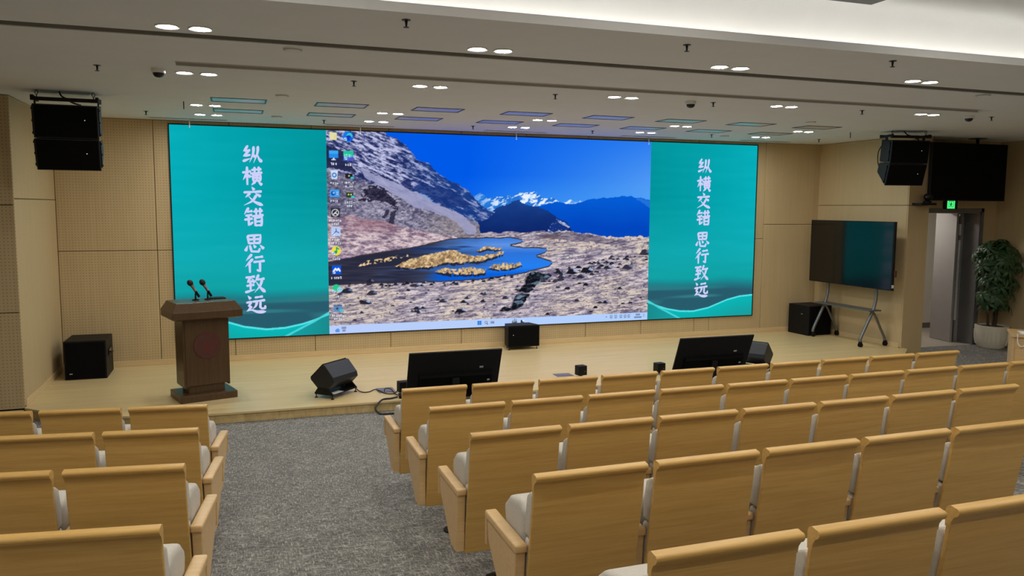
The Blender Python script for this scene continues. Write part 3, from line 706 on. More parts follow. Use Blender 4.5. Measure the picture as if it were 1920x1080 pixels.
# --- brush-written slogan, one part per character: strokes on a 100 x 100 grid
GL = {
 'zong': ['z 30,6 12,33 36,29', 'z 40,26 10,60 44,52', 't 6,86 46,70', 'p 60,10 56,48 38,92', 'd 57,46 67,66', 'p 82,8 78,44 58,94', 'n 77,46 86,72 101,90'],
 'heng': ['h 2,33 44,26', 's 24,4 24,98', 'p 24,36 3,72', 'd 27,42 42,58', 'h 48,19 97,14', 's 62,5 62,33', 's 83,3 82,32', 'h 42,38 101,32', 's 52,48 54,77', 'z 52,48 92,45 90,77', 'h 54,61 90,60', 'h 54,76 90,75', 's 72,36 72,76', 'p 64,80 44,99', 'd 79,80 98,98'],
 'jiao': ['d 46,2 58,18', 'h 6,30 96,24', 'p 36,34 12,57', 'd 64,34 90,52', 'p 68,44 46,75 4,98', 'n 30,52 58,79 101,98'],
 'cuo': ['p 26,2 4,36', 'h 20,22 46,18', 'h 12,43 44,38', 'h 6,64 46,58', 'z 26,40 26,94 48,76', 'h 52,21 98,16', 's 64,5 65,42', 's 85,3 84,42', 'h 46,46 102,39', 's 58,54 59,98', 'z 58,54 93,50 91,98', 'h 60,74 90,72', 'h 60,94 90,93'],
 'si': ['s 18,8 23,50', 'z 18,8 84,4 79,50', 'h 24,28 78,25', 's 51,8 51,48', 'h 24,48 79,46', 'd 16,62 5,90', 'z 28,60 36,91 72,93 79,74', 'd 47,56 57,72', 'd 80,58 99,78'],
 'xing': ['p 36,2 6,36', 'p 40,27 2,68', 's 24,48 25,100', 'h 54,19 94,14', 'h 46,43 102,37', 'z 77,40 77,94 60,84'],
 'zhi': ['h 4,15 50,10', 'z 27,14 12,39 44,34', 'd 34,22 48,44', 'h 7,60 46,54', 's 26,44 26,86', 't 0,94 50,80', 'p 68,2 50,40', 'h 60,27 99,22', 'p 86,26 75,60 46,96', 'n 56,40 76,70 102,97'],
 'yuan': ['d 12,6 25,23', 'z 4,42 30,37 14,60 28,65 8,86', 'n 4,87 30,82 60,93 103,93', 'h 48,15 88,10', 'h 37,37 99,30', 'p 57,37 50,60 32,78', 'z 75,34 73,68 82,76 98,74 99,58'],
}
WP = {'h': [(0, .85), (.12, .95), (.5, .7), (.88, 1.05), (1, .8)], 's': [(0, .8), (.12, 1.05), (.5, .85), (1, .7)], 'p': [(0, .8), (.12, 1.1), (.5, .85), (1, .15)],
      'n': [(0, .3), (.45, .8), (.8, 1.4), (.9, 1.2), (1, .2)], 'd': [(0, .3), (.6, 1.1), (.9, 1.2), (1, .7)], 't': [(0, .9), (.2, 1.1), (1, .15)], 'z': [(0, .8), (.15, 1.0), (.5, .8), (.85, .95), (1, .5)]}
def glyph_mesh(key, size, width=11.0):
    mb = MB()
    for si, s_ in enumerate(GL[key]):
        kind, *pts = s_.split(); P = [tuple(float(a) for a in q_.split(',')) for q_ in pts]
        if kind == 'z':   # keep the corners: subdivide straight pieces
            Q = []
            for a, b_ in zip(P[:-1], P[1:]):
                Q += [(a[0] + (b_[0] - a[0]) * i / 4, a[1] + (b_[1] - a[1]) * i / 4) for i in range(4)]
            Q.append(P[-1])
        else:
            Q = [(v_.x, v_.y) for v_ in curve_pts([(a, b_, 0) for a, b_ in P], 8)]
        n = len(Q); Lh, Rh = [], []
        for i in range(n):
            a, b_ = Q[max(i - 1, 0)], Q[min(i + 1, n - 1)]
            dx, dy = b_[0] - a[0], b_[1] - a[1]; d_ = math.hypot(dx, dy) or 1
            w_ = width / 2 * float(np.interp(i / (n - 1), [k[0] for k in WP[kind]], [k[1] for k in WP[kind]]))
            Lh.append((Q[i][0] - dy / d_ * w_, Q[i][1] + dx / d_ * w_)); Rh.append((Q[i][0] + dy / d_ * w_, Q[i][1] - dx / d_ * w_))
        # rounded brush start
        a, b_ = Q[0], Q[1]; dx, dy = a[0] - b_[0], a[1] - b_[1]; d_ = math.hypot(dx, dy) or 1
        cap = (a[0] + dx / d_ * width * .3, a[1] + dy / d_ * width * .3)
        yy = -0.0004 * si
        def W(q_): return ((q_[0] - 50) / 100 * size, yy, (50 - q_[1]) / 100 * size)
        vs = [W(q_) for q_ in Lh] + [W(q_) for q_ in Rh] + [W(cap)]
        fs = [(i, i + 1, n + i + 1, n + i) for i in range(n - 1)] + [(0, n, 2 * n)]
        mb.add(vs, fs)
    return mb.mesh('character', 'character_glow')
ROWZ = [3.150, 2.840, 2.545, 2.242, 1.852, 1.562, 1.258, 0.959]
for key, z in zip(['zong', 'heng', 'jiao', 'cuo', 'si', 'xing', 'zhi', 'yuan'], ROWZ):
    me = glyph_mesh(key, 0.275, 13.5)
    for x in (-3.80, 3.803): link('character', me, led, (x, -0.003, z - SB))

# ------------------------------------------------------------------ ceiling fittings
ring_me = MB().lathe([(0.060, 0.0), (0.078, 0.0), (0.081, -0.004), (0.075, -0.009), (0.062, -0.006), (0.060, 0.0)], 24).mesh('trim_ring', 'white_plastic', smooth=True)
lens_me = MB().lathe([(0.0615, -0.0035), (0.05, -0.006), (0.001, -0.0075)], 24).mesh('lens', 'lamp_glow', smooth=True)
lens_added = lens_me.copy(); lens_added.materials.clear(); lens_added.materials.append(MATS['lamp_glow_added'])
rows = [(-6.40, 'nearest the cove'), (-4.42, 'before the glossy panels'), (-1.99, 'between the glossy panels'), (-0.93, 'nearest the video wall')]
colx = [-4.35, -2.19, -0.06, 2.10, 4.26]
for ry, rn in rows:
    for i, cx in enumerate(colx):
        if ry < -6 and i == 4: continue
        shift = 0.10 if ry > -3 else 0.0
        for s_, sn_ in ((-1, 'left'), (1, 'right')):
            x = cx + s_ * 0.103 + (0.0 if i < 3 else (0.02 if ry > -3 else -0.07)) + (0.05 if (ry > -3 and 1 <= i <= 2) else 0.0)
            o = thing('downlight', '%s lamp of the %s downlight pair from the left, row %s' % (sn_, ORD[i], rn), 'downlight', (x, ry, CE), 0, 'round ceiling downlights')
            link('trim_ring', ring_me, o); link('lens', lens_me, o)
# unseen lamps added in the raised ceiling over the audience to light the seats
for i_, ry in enumerate((-8.7, -10.3, -12.1)):
    for j_, cx in enumerate((-6.6, -4.0, -1.4, 1.2, 3.8, 6.4)):
        o = thing('downlight', 'added unseen downlight, %s from the left, %s row of the raised ceiling' % (ORD[j_], ORD[i_]), 'downlight', (cx, ry, UZ), 0, 'unseen downlights added above the rear seats')
        link('trim_ring', ring_me, o); link('lens', lens_added, o)

# glossy rectangular panels that mirror the video wall
pw, pd = 0.60, 0.36
rim = MB(); e_ = 0.018
rim.box(-pw / 2, pw / 2, -pd / 2, -pd / 2 + e_, -0.006, 0); rim.box(-pw / 2, pw / 2, pd / 2 - e_, pd / 2, -0.006, 0); rim.box(-pw / 2, -pw / 2 + e_, -pd / 2 + e_, pd / 2 - e_, -0.006, 0); rim.box(pw / 2 - e_, pw / 2, -pd / 2 + e_, pd / 2 - e_, -0.006, 0)
rim_me = rim.mesh('rim', 'panel_rim'); pane_me = MB().box(-pw / 2 + e_, pw / 2 - e_, -pd / 2 + e_, pd / 2 - e_, -0.002, 0).mesh('pane', 'panel_glass')
for ry, rn in ((-2.58, 'farther from'), (-1.50, 'nearer to')):
    for i, cx in enumerate((-3.98, -2.83, -1.66, -0.50, 0.66, 1.76, 2.90, 4.04)):
        o = thing('ceiling_panel', 'glossy ceiling panel, %s from the left in the row %s the video wall' % (ORD[i], rn), 'ceiling panel', (cx, ry, CE), 0, 'glossy ceiling panels')
        link('rim', rim_me, o); link('pane', pane_me, o)
# slot outlets close to the screen, each with a strip of ribbon in the middle
for i, (x0, x1) in enumerate(((-5.13, -4.11), (-2.79, -1.76), (-0.35, 0.68), (2.0, 3.03), (4.3, 5.33))):
    o = thing('slot_outlet', 'narrow air slot in the ceiling above the video wall, %s from the left' % ORD[i], 'air outlet', ((x0 + x1) / 2, -0.30, CE), 0, 'air slots above the screen')
    hw = (x1 - x0) / 2
    m = MB(); m.box(-hw, hw, -0.06, -0.045, -0.007, 0); m.box(-hw, hw, 0.045, 0.06, -0.007, 0); m.box(-hw, -hw + 0.015, -0.045, 0.045, -0.007, 0); m.box(hw - 0.015, hw, -0.045, 0.045, -0.007, 0); m.build('rim', 'ceiling_paint', o)
    MB().box(-hw + 0.015, hw - 0.015, -0.045, 0.045, -0.002, 0).build('slot', 'slot_dark', o)
    if i < 4: MB().box(0.0, 0.012, -0.01, -0.008, -0.13, -0.002).build('ribbon', 'white_plastic', o)
# sprinkler heads
spr = MB(); spr.lathe([(0.001, 0), (0.034, 0), (0.036, -0.004), (0.012, -0.008), (0.009, -0.03), (0.007, -0.05), (0.007, -0.054)], 12)
spr_me = spr.mesh('stem', 'dark_steel', smooth=True); def_me = MB().lathe([(0.001, -0.054), (0.022, -0.054), (0.022, -0.058), (0.001, -0.058)], 12).mesh('deflector', 'dark_steel')
SPR = [(-2.99, -7.14, 'nearest the cove, left one'), (-0.90, -7.09, 'nearest the cove, middle one'), (0.98, -7.12, 'nearest the cove, right one'), (-5.14, -4.56, 'left of the dome camera by the hanging speaker'), (-2.95, -4.48, 'second in the long row before the glossy panels'),
       (-0.82, -4.35, 'third in the long row before the glossy panels'), (1.08, -4.41, 'right of the middle dome camera'), (3.15, -4.44, 'fifth in the long row before the glossy panels'), (5.16, -4.51, 'at the far right above the hung display'),
       (-5.09, -1.06, 'by the screen\'s upper left corner'), (-2.85, -0.82, 'second along the video wall'), (-0.70, -0.85, 'third along the video wall'), (1.23, -0.86, 'fourth along the video wall'), (3.27, -1.02, 'fifth along the video wall'), (5.45, -0.95, 'by the niche\'s right corner')]
for x, y, n in SPR:
    o = thing('sprinkler_head', 'small pendant sprinkler on the ceiling, ' + n, 'sprinkler', (x, y, CE), 0, 'ceiling sprinklers')
    o.scale = (0.85,) * 3; link('stem', spr_me, o); link('deflector', def_me, o)
# dome cameras
for x, y, n in ((-4.66, -4.53, 'left, beside a downlight pair'), (0.80, -4.39, 'middle of the row'), (4.80, -4.49, 'far right above the speakers')):
    o = thing('dome_camera', 'small pale dome camera on the ceiling, ' + n, 'camera', (x, y, CE), 0, 'ceiling dome cameras')
    MB().lathe([(0.001, 0), (0.058, 0), (0.060, -0.004), (0.058, -0.03), (0.052, -0.034)], 18).build('base', 'white_plastic', o, smooth=True)
    MB().lathe([(0.048, -0.034), (0.045, -0.05), (0.032, -0.066), (0.012, -0.073), (0.001, -0.074)], 18).build('dome', 'black_gloss', o, smooth=True)
for x, y, n in ((-3.61, -5.91, 'left, between the shadow gaps'), (3.30, -5.97, 'right, between the shadow gaps'), (-3.54, -3.23, 'left, before the glossy panels'), (3.43, -3.18, 'right, before the glossy panels'), (-3.49, -1.07, 'left, near the video wall'), (3.58, -0.92, 'right, near the video wall')):
    o = thing('smoke_detector', 'flat round white detector on the ceiling, ' + n, 'detector', (x, y, CE), 0, 'flat ceiling detectors')
    MB().lathe([(0.001, 0), (0.075, 0), (0.075, -0.006), (0.062, -0.016), (0.03, -0.022), (0.001, -0.022)], 18).build('body', 'ceiling_paint', o, smooth=True)
    MB().lathe([(0.066, -0.0125), (0.072, -0.0085), (0.070, -0.013), (0.064, -0.0165)], 18).build('gap_ring', 'groove_light', o)
for x, y, n in ((-4.58, -2.26, 'at the left by the four close downlights'), (5.03, -2.16, 'at the right before the niche wall')):
    tag(MB().tube([(x, y, CE), (x, y, CE - 0.09)], 0.006, 6).build('hanging_rod', 'dark_steel'), 'short thin rod hanging from the ceiling ' + n, 'rod', 'short ceiling rods')
# light strip hidden in the cove, and the dark framed opening in the raised ceiling
cs = thing('cove_light', 'glowing light strip hidden in the cove of the raised ceiling', 'light strip', (0, -6.985, T))
MB().box(XL + 0.05, XR - 0.05, -0.02, 0.02, 0.001, 0.012).build('channel', 'white_plastic', cs)
MB().box(XL + 0.06, XR - 0.06, -0.015, 0.015, 0.0125, 0.02).build('strip', 'cove_glow', cs)
CDX, CDY = -0.04, -7.79
cb = thing('ceiling_display', 'black panel with a white edge under the raised ceiling', 'display', (CDX, CDY, UZ))
MB().box(-0.62, 0.62, -0.5, 0.5, -0.035, 0).build('case', 'white_plastic', cb, bevel=0.01)
MB().box(-0.36, 0.60, -0.48, 0.48, -0.045, -0.036).build('panel', 'black_plastic', cb, bevel=0.004)

# ------------------------------------------------------------------ seats
CWD, PITCH = 0.525, 0.58
hw = CWD / 2
def arc(cx_, cz_, r_, a0, a1, n=6):
    return [(cx_ + r_ * math.cos(math.radians(a0 + (a1 - a0) * i / n)), cz_ + r_ * math.sin(math.radians(a0 + (a1 - a0) * i / n))) for i in range(n + 1)]
# profiles are (forward, up); the back's rear top edge is at forward = 0
rear = [(0.150, 0.245), (0.112, 0.42), (0.080, 0.58), (0.055, 0.72), (0.038, 0.83), (0.030, 0.905)]
front = [(y + 0.020, z) for y, z in reversed(rear)]
back_me = MB().prism(rear + front, 0, -hw, hw).mesh('backrest_panel', 'oak', bevel=0.003, seg=1)
rail_prof = [(0.030, 0.900), (0.027, 0.922), (0.016, 0.940), (0.004, 0.947)] + arc(0.011, 0.961, 0.0135, 235, 75, 6) + [(0.032, 0.978), (0.046, 0.972), (0.053, 0.958), (0.052, 0.900)]
rail_me = MB().prism(rail_prof, 0, -hw - 0.001, hw + 0.001).mesh('top_rail', 'oak', smooth=True)
def pad(prof, w_, bev): return MB().prism(prof, 0, -w_, w_).mesh('cushion', 'fabric', bevel=bev, seg=3, smooth=True)
cush_hi = pad([(0.088, 0.665), (0.058, 0.865), (0.078, 0.885), (0.128, 0.855), (0.148, 0.760), (0.150, 0.668)], hw - 0.004, 0.02)
cush_lo = pad([(0.136, 0.42), (0.090, 0.655), (0.150, 0.660), (0.160, 0.60), (0.178, 0.50), (0.205, 0.42)], hw - 0.004, 0.02)
seat_me = pad([(0.215, 0.40), (0.170, 0.76), (0.235, 0.79), (0.38, 0.765), (0.46, 0.70), (0.42, 0.52), (0.34, 0.37)], hw - 0.010, 0.032)
shell_me = MB().prism([(0.455, 0.67), (0.468, 0.665), (0.358, 0.355), (0.345, 0.362)], 0, -hw + 0.035, hw - 0.035).mesh('seat_shell', 'oak')
AW = 0.027
cap_me = MB().box(-AW - 0.003, AW + 0.003, 0.10, 0.545, 0.600, 0.638).mesh('armrest', 'desk_oak', bevel=0.011, seg=3, smooth=True)
lip_me = MB().box(-AW - 0.002, AW + 0.002, 0.520, 0.543, 0.470, 0.602).mesh('armrest_lip', 'desk_oak', bevel=0.005, seg=2)
side_me = MB().prism([(0.112, 0.602), (0.522, 0.602), (0.505, 0.50), (0.26, 0.262), (0.140, 0.262)], 0, -AW + 0.003, AW - 0.003).mesh('side_panel', 'desk_oak', bevel=0.004, seg=1)
ped_me = MB().tube([(0, 0.27, 0.0), (0, 0.27, 0.40)], 0.036, 12).mesh('pedestal', 'black_plastic', smooth=True)
def build_seat(x, y, yaw, zf, label, group, arms):
    """arms: -1 left, +1 right of the sitter's back as seen from behind"""
    o = thing('auditorium_seat', label, 'seat', (x, y, zf), yaw, group)
    link('backrest_panel', back_me, o); link('top_rail', rail_me, o)
    link('backrest_cushion', cush_hi, o); link('backrest_cushion', cush_lo, o)
    s_ = link('seat_cushion', seat_me, o); link('seat_shell', shell_me, s_)
    p_ = link('pedestal', ped_me, o); p_.location = (0, 0, -0.029)
    # foot follows the raked floor
    q = MB(); sl = -SLOPE if y < RAMP0 - 0.4 else 0
    fz = floor_z(y + 0.27 * math.cos(yaw)) - zf
    vv = []
    for r_, h_ in ((0.105, 0.001), (0.105, 0.010), (0.05, 0.03), (0.036, 0.045)):
        for k in range(14):
            a = 2 * PI * k / 14; vv.append((r_ * math.cos(a), 0.27 + r_ * math.sin(a), fz + h_ + (sl * r_ * math.sin(a))))
    ff = [tuple(range(14))[::-1], tuple(range(42, 56))] + [(i * 14 + k, i * 14 + (k + 1) % 14, (i + 1) * 14 + (k + 1) % 14, (i + 1) * 14 + k) for i in range(3) for k in range(14)]
    q.add(vv, ff); q.build('foot', 'black_plastic', p_).location = (0, 0, 0.029)
    for a in arms:
        c_ = link('armrest', cap_me, o, (a * PITCH / 2, 0, 0)); link('armrest_lip', lip_me, c_); link('side_panel', side_me, o, (a * PITCH / 2, 0, 0))
    return o
RY = [-6.2386, -7.2700, -8.2943, -9.3116, -10.354]
RX = [-2.852, -2.875, -2.887, -2.904, -2.927]
NR = [10, 10, 7, 5, 3]
RN = ['front', 'second', 'third', 'fourth', 'fifth']
for i in range(5):
    zf = 0.105 * i
    for k in range(NR[i]):
        arms = [-1] + ([1] if (i == 0 and k == 9) else [])
        build_seat(RX[i] + CWD / 2 + k * PITCH, RY[i], 0.0, zf, 'oak seat right of the aisle, %s row from the stage, %s from the aisle' % (RN[i], ORD[k]), 'seats right of the aisle', arms)
a = -0.141
NL = [3, 2, 2, 2]
for i in range(4):
    zf = 0.105 * i + 0.002
    ex, ey = -4.292 - 0.0165 * i, -6.298 - 1.0364 * i
    for k in range(NL[i]):
        d = -(CWD / 2 + k * PITCH)
        build_seat(ex + d * math.cos(a), ey + d * math.sin(a), a, zf, 'oak seat left of the aisle, %s row from the stage, %s from the aisle' % (RN[i], ORD[k]), 'seats left of the aisle', [1])

# ------------------------------------------------------------------ lectern with two microphones
pod = thing('lectern', 'dark brown wooden lectern with a faded red round emblem at the stage left', 'lectern', (-4.47, -2.21, ST), math.radians(16.5))
pm = 'podium_wood'
MB().box(-0.325, 0.325, -0.265, 0.245, 0.0, 0.085).build('base', pm, pod, bevel=0.008)
MB().box(-0.205, 0.205, -0.165, 0.155, 0.085, 0.20).build('plinth', pm, pod, bevel=0.004)
m = MB()
m.add([(-.235, -.195, .18), (.235, -.195, .18), (.235, .185, .18), (-.235, .185, .18), (-.245, -.20, .985), (.245, -.20, .985), (.245, .19, .985), (-.245, .19, .985)], [(0, 3, 2, 1), (4, 5, 6, 7), (0, 1, 5, 4), (1, 2, 6, 5), (2, 3, 7, 6), (3, 0, 4, 7)])
body = m.build('body', pm, pod, bevel=0.006)
MB().box(-0.262, -0.236, -0.19, 0.18, 0.16, 0.98).build('side_board', pm, pod, bevel=0.003); MB().box(0.236, 0.262, -0.19, 0.18, 0.16, 0.98).build('side_board', pm, pod, bevel=0.003)
m = MB()
z0, z1, z2 = 0.965, 1.065, 1.165
A = [(-.34, -.27), (.34, -.27), (.34, .24), (-.34, .24)]; B = [(-.395, -.315), (.395, -.315), (.395, .27), (-.395, .27)]; Cc = [(-.335, -.235), (.335, -.235), (.335, .225), (-.335, .225)]
m.add([(x, y, z0) for x, y in A] + [(x, y, z0 + 0.02) for x, y in B] + [(x, y, z1) for x, y in B] + [(x, y, z2) for x, y in Cc], [(3, 2, 1, 0)] + [(i * 4 + k, i * 4 + (k + 1) % 4, (i + 1) * 4 + (k + 1) % 4, (i + 1) * 4 + k) for i in range(3) for k in range(4)] + [(12, 13, 14, 15)])
m.build('top', pm, pod, bevel=0.003, seg=1)
# emblem: ring, small figures and bars
m = MB(); ey_ = -0.2045
def ring(mb, cx_, cz_, r0, r1, n, y0):
    v_ = []; 
    for k in range(n):
        a_ = 2 * PI * k / n; v_ += [(cx_ + r0 * math.cos(a_), y0, cz_ + r0 * math.sin(a_)), (cx_ + r1 * math.cos(a_), y0, cz_ + r1 * math.sin(a_))]
    mb.add(v_, [(2 * k, 2 * k + 1, (2 * k + 3) % (2 * n), (2 * k + 2) % (2 * n)) for k in range(n)])
m.prism([(0.158 * math.cos(2 * PI * k / 36) + 0.01, 0.65 + 0.158 * math.sin(2 * PI * k / 36)) for k in range(36)], 1, -0.2055, -0.196)
em = m.build('emblem', 'emblem_red_dark', pod)
m = MB(); ring(m, 0.01, 0.65, 0.132, 0.152, 36, -0.2065)
for k in range(7):
    a_ = math.radians(20 + 24 * k); q = [(0.01 + r_ * math.cos(a_ + da), -0.2065, 0.65 + r_ * math.sin(a_ + da)) for r_, da in ((.10, -.1), (.122, -.06), (.122, .06), (.10, .1))]
    m.add(q, [(0, 1, 2, 3)])
m.add([(0.01 + x * 1.15, -0.2065, 0.65 + z * 1.15) for x, z in ((-.07, -.05), (-.03, .06), (.01, .01), (.05, .07), (.075, -.05), (.01, -.075))], [(0, 1, 2, 3, 4, 5)])
m.build('emblem_relief', 'emblem_red', em)
MB().box(0.14, 0.30, 0.02, 0.16, z2 + 0.001, z2 + 0.014).build('tablet', 'black_plastic', pod, bevel=0.003)
Mp = Matrix.Translation((-4.47, -2.21, ST)) @ Matrix.Rotation(math.radians(16.5), 4, 'Z')
for k, (lx, n) in enumerate(((-0.05, 'left'), (0.09, 'right'))):
    o = thing('microphone', '%s one of two black microphones on the lectern' % n, 'microphone', Mp @ Vector((lx, 0.03, z2 + 0.001)), math.radians(16.5), 'lectern microphones')
    o.scale = (1.12, 1.12, 1.12)
    MB().lathe([(0.001, 0), (0.035, 0), (0.035, 0.008), (0.010, 0.014), (0.008, 0.055), (0.008, 0.075)], 14).build('stand', 'black_plastic', o, smooth=True)
    D = Matrix.Translation((0.012, 0.0, 0.078)) @ Matrix.Rotation(math.radians(-30), 4, 'Y')
    MB().lathe([(0.001, -0.05), (0.012, -0.05), (0.013, 0.0), (0.016, 0.07), (0.020, 0.10)], 12).move(D).build('handle', 'chrome', o, smooth=True)
    MB().lathe([(0.001, -0.052), (0.0135, -0.052), (0.0138, 0.012), (0.0138, 0.02)], 12).move(D).build('clip', 'black_plastic', o)
    MB().ball((0, 0, 0), 0.031, 14, 10, 1.15).move(D @ Matrix.Translation((0, 0, 0.125))).build('mic_head', 'mic_grille', o, smooth=True)

# ------------------------------------------------------------------ loudspeakers
def cabinet(name, label, cat, loc, rz, w_, d_, h_, feet=0.0, group=None, taper=0.0):
    o = thing(name, label, cat, loc, rz, group)
    m = MB()
    m.add([(-w_ / 2, -d_ / 2, feet), (w_ / 2, -d_ / 2, feet), (w_ / 2 - taper, d_ / 2, feet), (-w_ / 2 + taper, d_ / 2, feet), (-w_ / 2, -d_ / 2, h_), (w_ / 2, -d_ / 2, h_), (w_ / 2 - taper, d_ / 2, h_), (-w_ / 2 + taper, d_ / 2, h_)], [(0, 3, 2, 1), (4, 5, 6, 7), (0, 1, 5, 4), (1, 2, 6, 5), (2, 3, 7, 6), (3, 0, 4, 7)])
    m.build('cabinet', 'black_plastic', o, bevel=0.008)
    MB().box(-w_ / 2 + 0.018, w_ / 2 - 0.018, -d_ / 2 - 0.012, -d_ / 2 - 0.001, feet + 0.02, h_ - 0.02).build('grille', 'black_grille', o, bevel=0.004)
    return o
o = cabinet('subwoofer', 'black box subwoofer on the stage in the left corner', 'speaker', (-5.965, -0.44, ST), 0, 0.50, 0.60, 0.51)
MB().box(-0.19, -0.155, -0.3145, -0.3125, 0.075, 0.087).build('badge', 'silver_label', o)
m = MB(); m.box(0.252, 0.262, -0.12, 0.10, 0.27, 0.36); hd = m.build('handle_cup', 'black_gloss', o)
MB().tube([(0.262, -0.08, 0.29), (0.285, -0.07, 0.30), (0.285, 0.05, 0.30), (0.262, 0.06, 0.29)], 0.01).build('handle', 'dark_steel', o)
MB().box(-0.285, -0.252, -0.1, 0.28, 0.0, 0.36).build('dark_slab', 'black_plastic', o)  # narrow black slab along the cabinet's left side
o = cabinet('subwoofer', 'black box subwoofer behind the rolling television stand', 'speaker', (5.93, -0.335, ST), math.radians(3), 0.52, 0.53, 0.54)
MB().box(-0.2625, -0.2605, -0.10, -0.06, 0.375, 0.385).build('badge', 'silver_label', o)
o = cabinet('loudspeaker', 'black loudspeaker standing on small feet below the middle of the video wall', 'speaker', (0.29, -0.225, ST), math.radians(2), 0.55, 0.31, 0.395, feet=0.045, taper=0.06)
MB().box(-0.19, -0.182, -0.1695, -0.1675, 0.24, 0.25).build('badge', 'led_white', o)
for x, y in ((-0.24, -0.12), (0.24, -0.12), (-0.18, 0.12), (0.18, 0.12)): MB().lathe([(0.001, 0), (0.018, 0), (0.018, 0.006), (0.006, 0.01), (0.006, 0.045)], 10, (x, y, 0)).build('foot', 'dark_steel', o)

# wedge monitors on adjustable feet
def wedge(label, loc, rz, sc=1.0):
    o = thing('stage_monitor', label, 'speaker', loc, rz, 'wedge stage monitors')
    w_ = 0.24 * sc
    # outline (depth, up): near side is negative depth
    prof = [(-0.150, 0.205), (-0.135, 0.265), (-0.01, 0.405), (0.02, 0.41), (0.205, 0.235), (0.195, 0.21), (0.085, 0.105), (-0.05, 0.105)]
    MB().prism([(y * sc, z * sc) for y, z in prof], 0, -w_, w_).build('cabinet', 'cabinet_blue_black', o, bevel=0.012, seg=2)
    g = [(0.027, 0.416), (0.211, 0.242), (0.203, 0.234), (0.019, 0.408)]
    MB().prism([(y * sc, z * sc) for y, z in g], 0, -w_ * 0.94, w_ * 0.94).build('grille', 'black_grille', o)
    for s_ in (-1, 1):
        p_ = [(-0.13, 0.045), (-0.13, 0.06), (-0.055, 0.13), (0.09, 0.13), (0.14, 0.06), (0.14, 0.045)]
        MB().prism([(y * sc, z * sc) for y, z in p_], 0, s_ * w_, s_ * (w_ - 0.012)).build('stand_plate', 'black_plastic', o)
        for y in (-0.115, 0.125): MB().lathe([(0.001, 0), (0.02, 0), (0.02, 0.008), (0.006, 0.014), (0.006, 0.05)], 10, (s_ * (w_ - 0.012), y * sc, 0)).build('foot', 'dark_steel', o)
    MB().box(-w_ + 0.01, w_ - 0.01, -0.13 * sc, 0.13 * sc, 0.05 * sc, 0.06 * sc).build('stand_tray', 'black_plastic', o)
    MB().box(-w_ + 0.03, -w_ + 0.21, -0.129 * sc, -0.05 * sc, 0.0605 * sc, 0.064 * sc).build('label_plate', 'white_plastic', o)
    MB().tube(curve_pts([(0.06, -0.02, 0.14), (0.08, -0.05, 0.10), (0.14, -0.04, 0.12), (0.18, -0.03, 0.16)]), 0.005).build('lead', 'cable_black', o)
    return o
wedge('black wedge stage monitor left of the front display, beside the loose cables', (-2.945, -2.605, ST), math.radians(46))
wedge('black wedge stage monitor half hidden behind the right front display', (2.83, -2.88, ST), math.radians(-58))

# small black cubes near the stage edge
for x, y, n in ((-2.17, -2.84, 'beside the left front display'), (0.31, -2.60, 'beside the middle floor box'), (1.42, -2.76, 'left of the right front display')):
    o = thing('small_speaker', 'small black cube speaker on the stage edge ' + n, 'speaker', (x, y, ST), math.radians(8), 'small cube speakers')
    MB().box(-0.065, 0.065, -0.055, 0.055, 0.035, 0.165).build('cabinet', 'black_plastic', o, bevel=0.008)
    MB().box(-0.05, 0.05, -0.04, 0.04, 0.0, 0.012).build('base', 'white_plastic' if x > 1 else 'black_plastic', o, bevel=0.002)
    MB().box(-0.012, 0.012, -0.012, 0.012, 0.012, 0.036).build('neck', 'white_plastic' if x > 1 else 'black_plastic', o)
    MB().lathe([(0.001, 0), (0.006, 0), (0.006, 0.003), (0.001, 0.003)], 8).move(Matrix.Translation((0.03, -0.0555, 0.09)) @ Matrix.Rotation(PI / 2, 4, 'X')).build('button', 'grey_metal', o)
for b_, n in (((-2.44, -2.23, -2.70, -2.43), 'under the loose cables left of the front display'), ((0.02, 0.26, -2.48, -2.30), 'beside the middle cube speaker')):
    o = thing('floor_box', 'flat grey floor socket plate ' + n, 'floor box', ((b_[0] + b_[1]) / 2, (b_[2] + b_[3]) / 2, ST), 0, 'floor socket plates')
    w_, d_ = (b_[1] - b_[0]) / 2, (b_[3] - b_[2]) / 2
    MB().box(-w_, w_, -d_, d_, 0, 0.005).build('plate', 'grey_plate', o, bevel=0.001, seg=1); MB().box(-w_ + 0.02, w_ - 0.02, -d_ + 0.02, d_ - 0.02, 0.0051, 0.007).build('lid', 'grey_plate', o)
o = thing('power_strip', 'black power strip at the stage edge beside the left front display', 'power strip', (-2.10, -3.03, ST))
MB().box(-0.16, 0.16, -0.028, 0.028, 0, 0.04).build('body', 'black_plastic', o, bevel=0.004)
for x in (-0.1, -0.02, 0.06): MB().box(x - 0.02, x + 0.02, -0.02, 0.02, 0.0402, 0.043).build('socket', 'cable_black', o)
cb_ = [(-2.275, -3.03, ST + 0.02), (-2.36, -3.05, ST + 0.012), (-2.47, -3.09, ST + 0.014), (-2.55, -3.17, ST - 0.03), (-2.57, -3.22, 0.05), (-2.52, -3.27, 0.012), (-2.38, -3.29, 0.011), (-2.2, -3.28, 0.011), (-2.03, -3.26, 0.011)]
tag(MB().tube(curve_pts(cb_), 0.011, 8).build('power_cable', 'cable_black', smooth=True), 'thick black cable looping off the stage edge to the carpet', 'cable')
cb_ = [(-2.69, -2.50, ST + 0.03), (-2.66, -2.56, ST + 0.012), (-2.61, -2.62, ST + 0.007), (-2.54, -2.60, ST + 0.007), (-2.47, -2.53, ST + 0.012), (-2.42, -2.62, ST + 0.012), (-2.37, -2.76, ST + 0.008), (-2.28, -2.79, ST + 0.007), (-2.21, -2.68, ST + 0.012), (-2.18, -2.66, ST + 0.03), (-2.17, -2.77, ST + 0.06)]
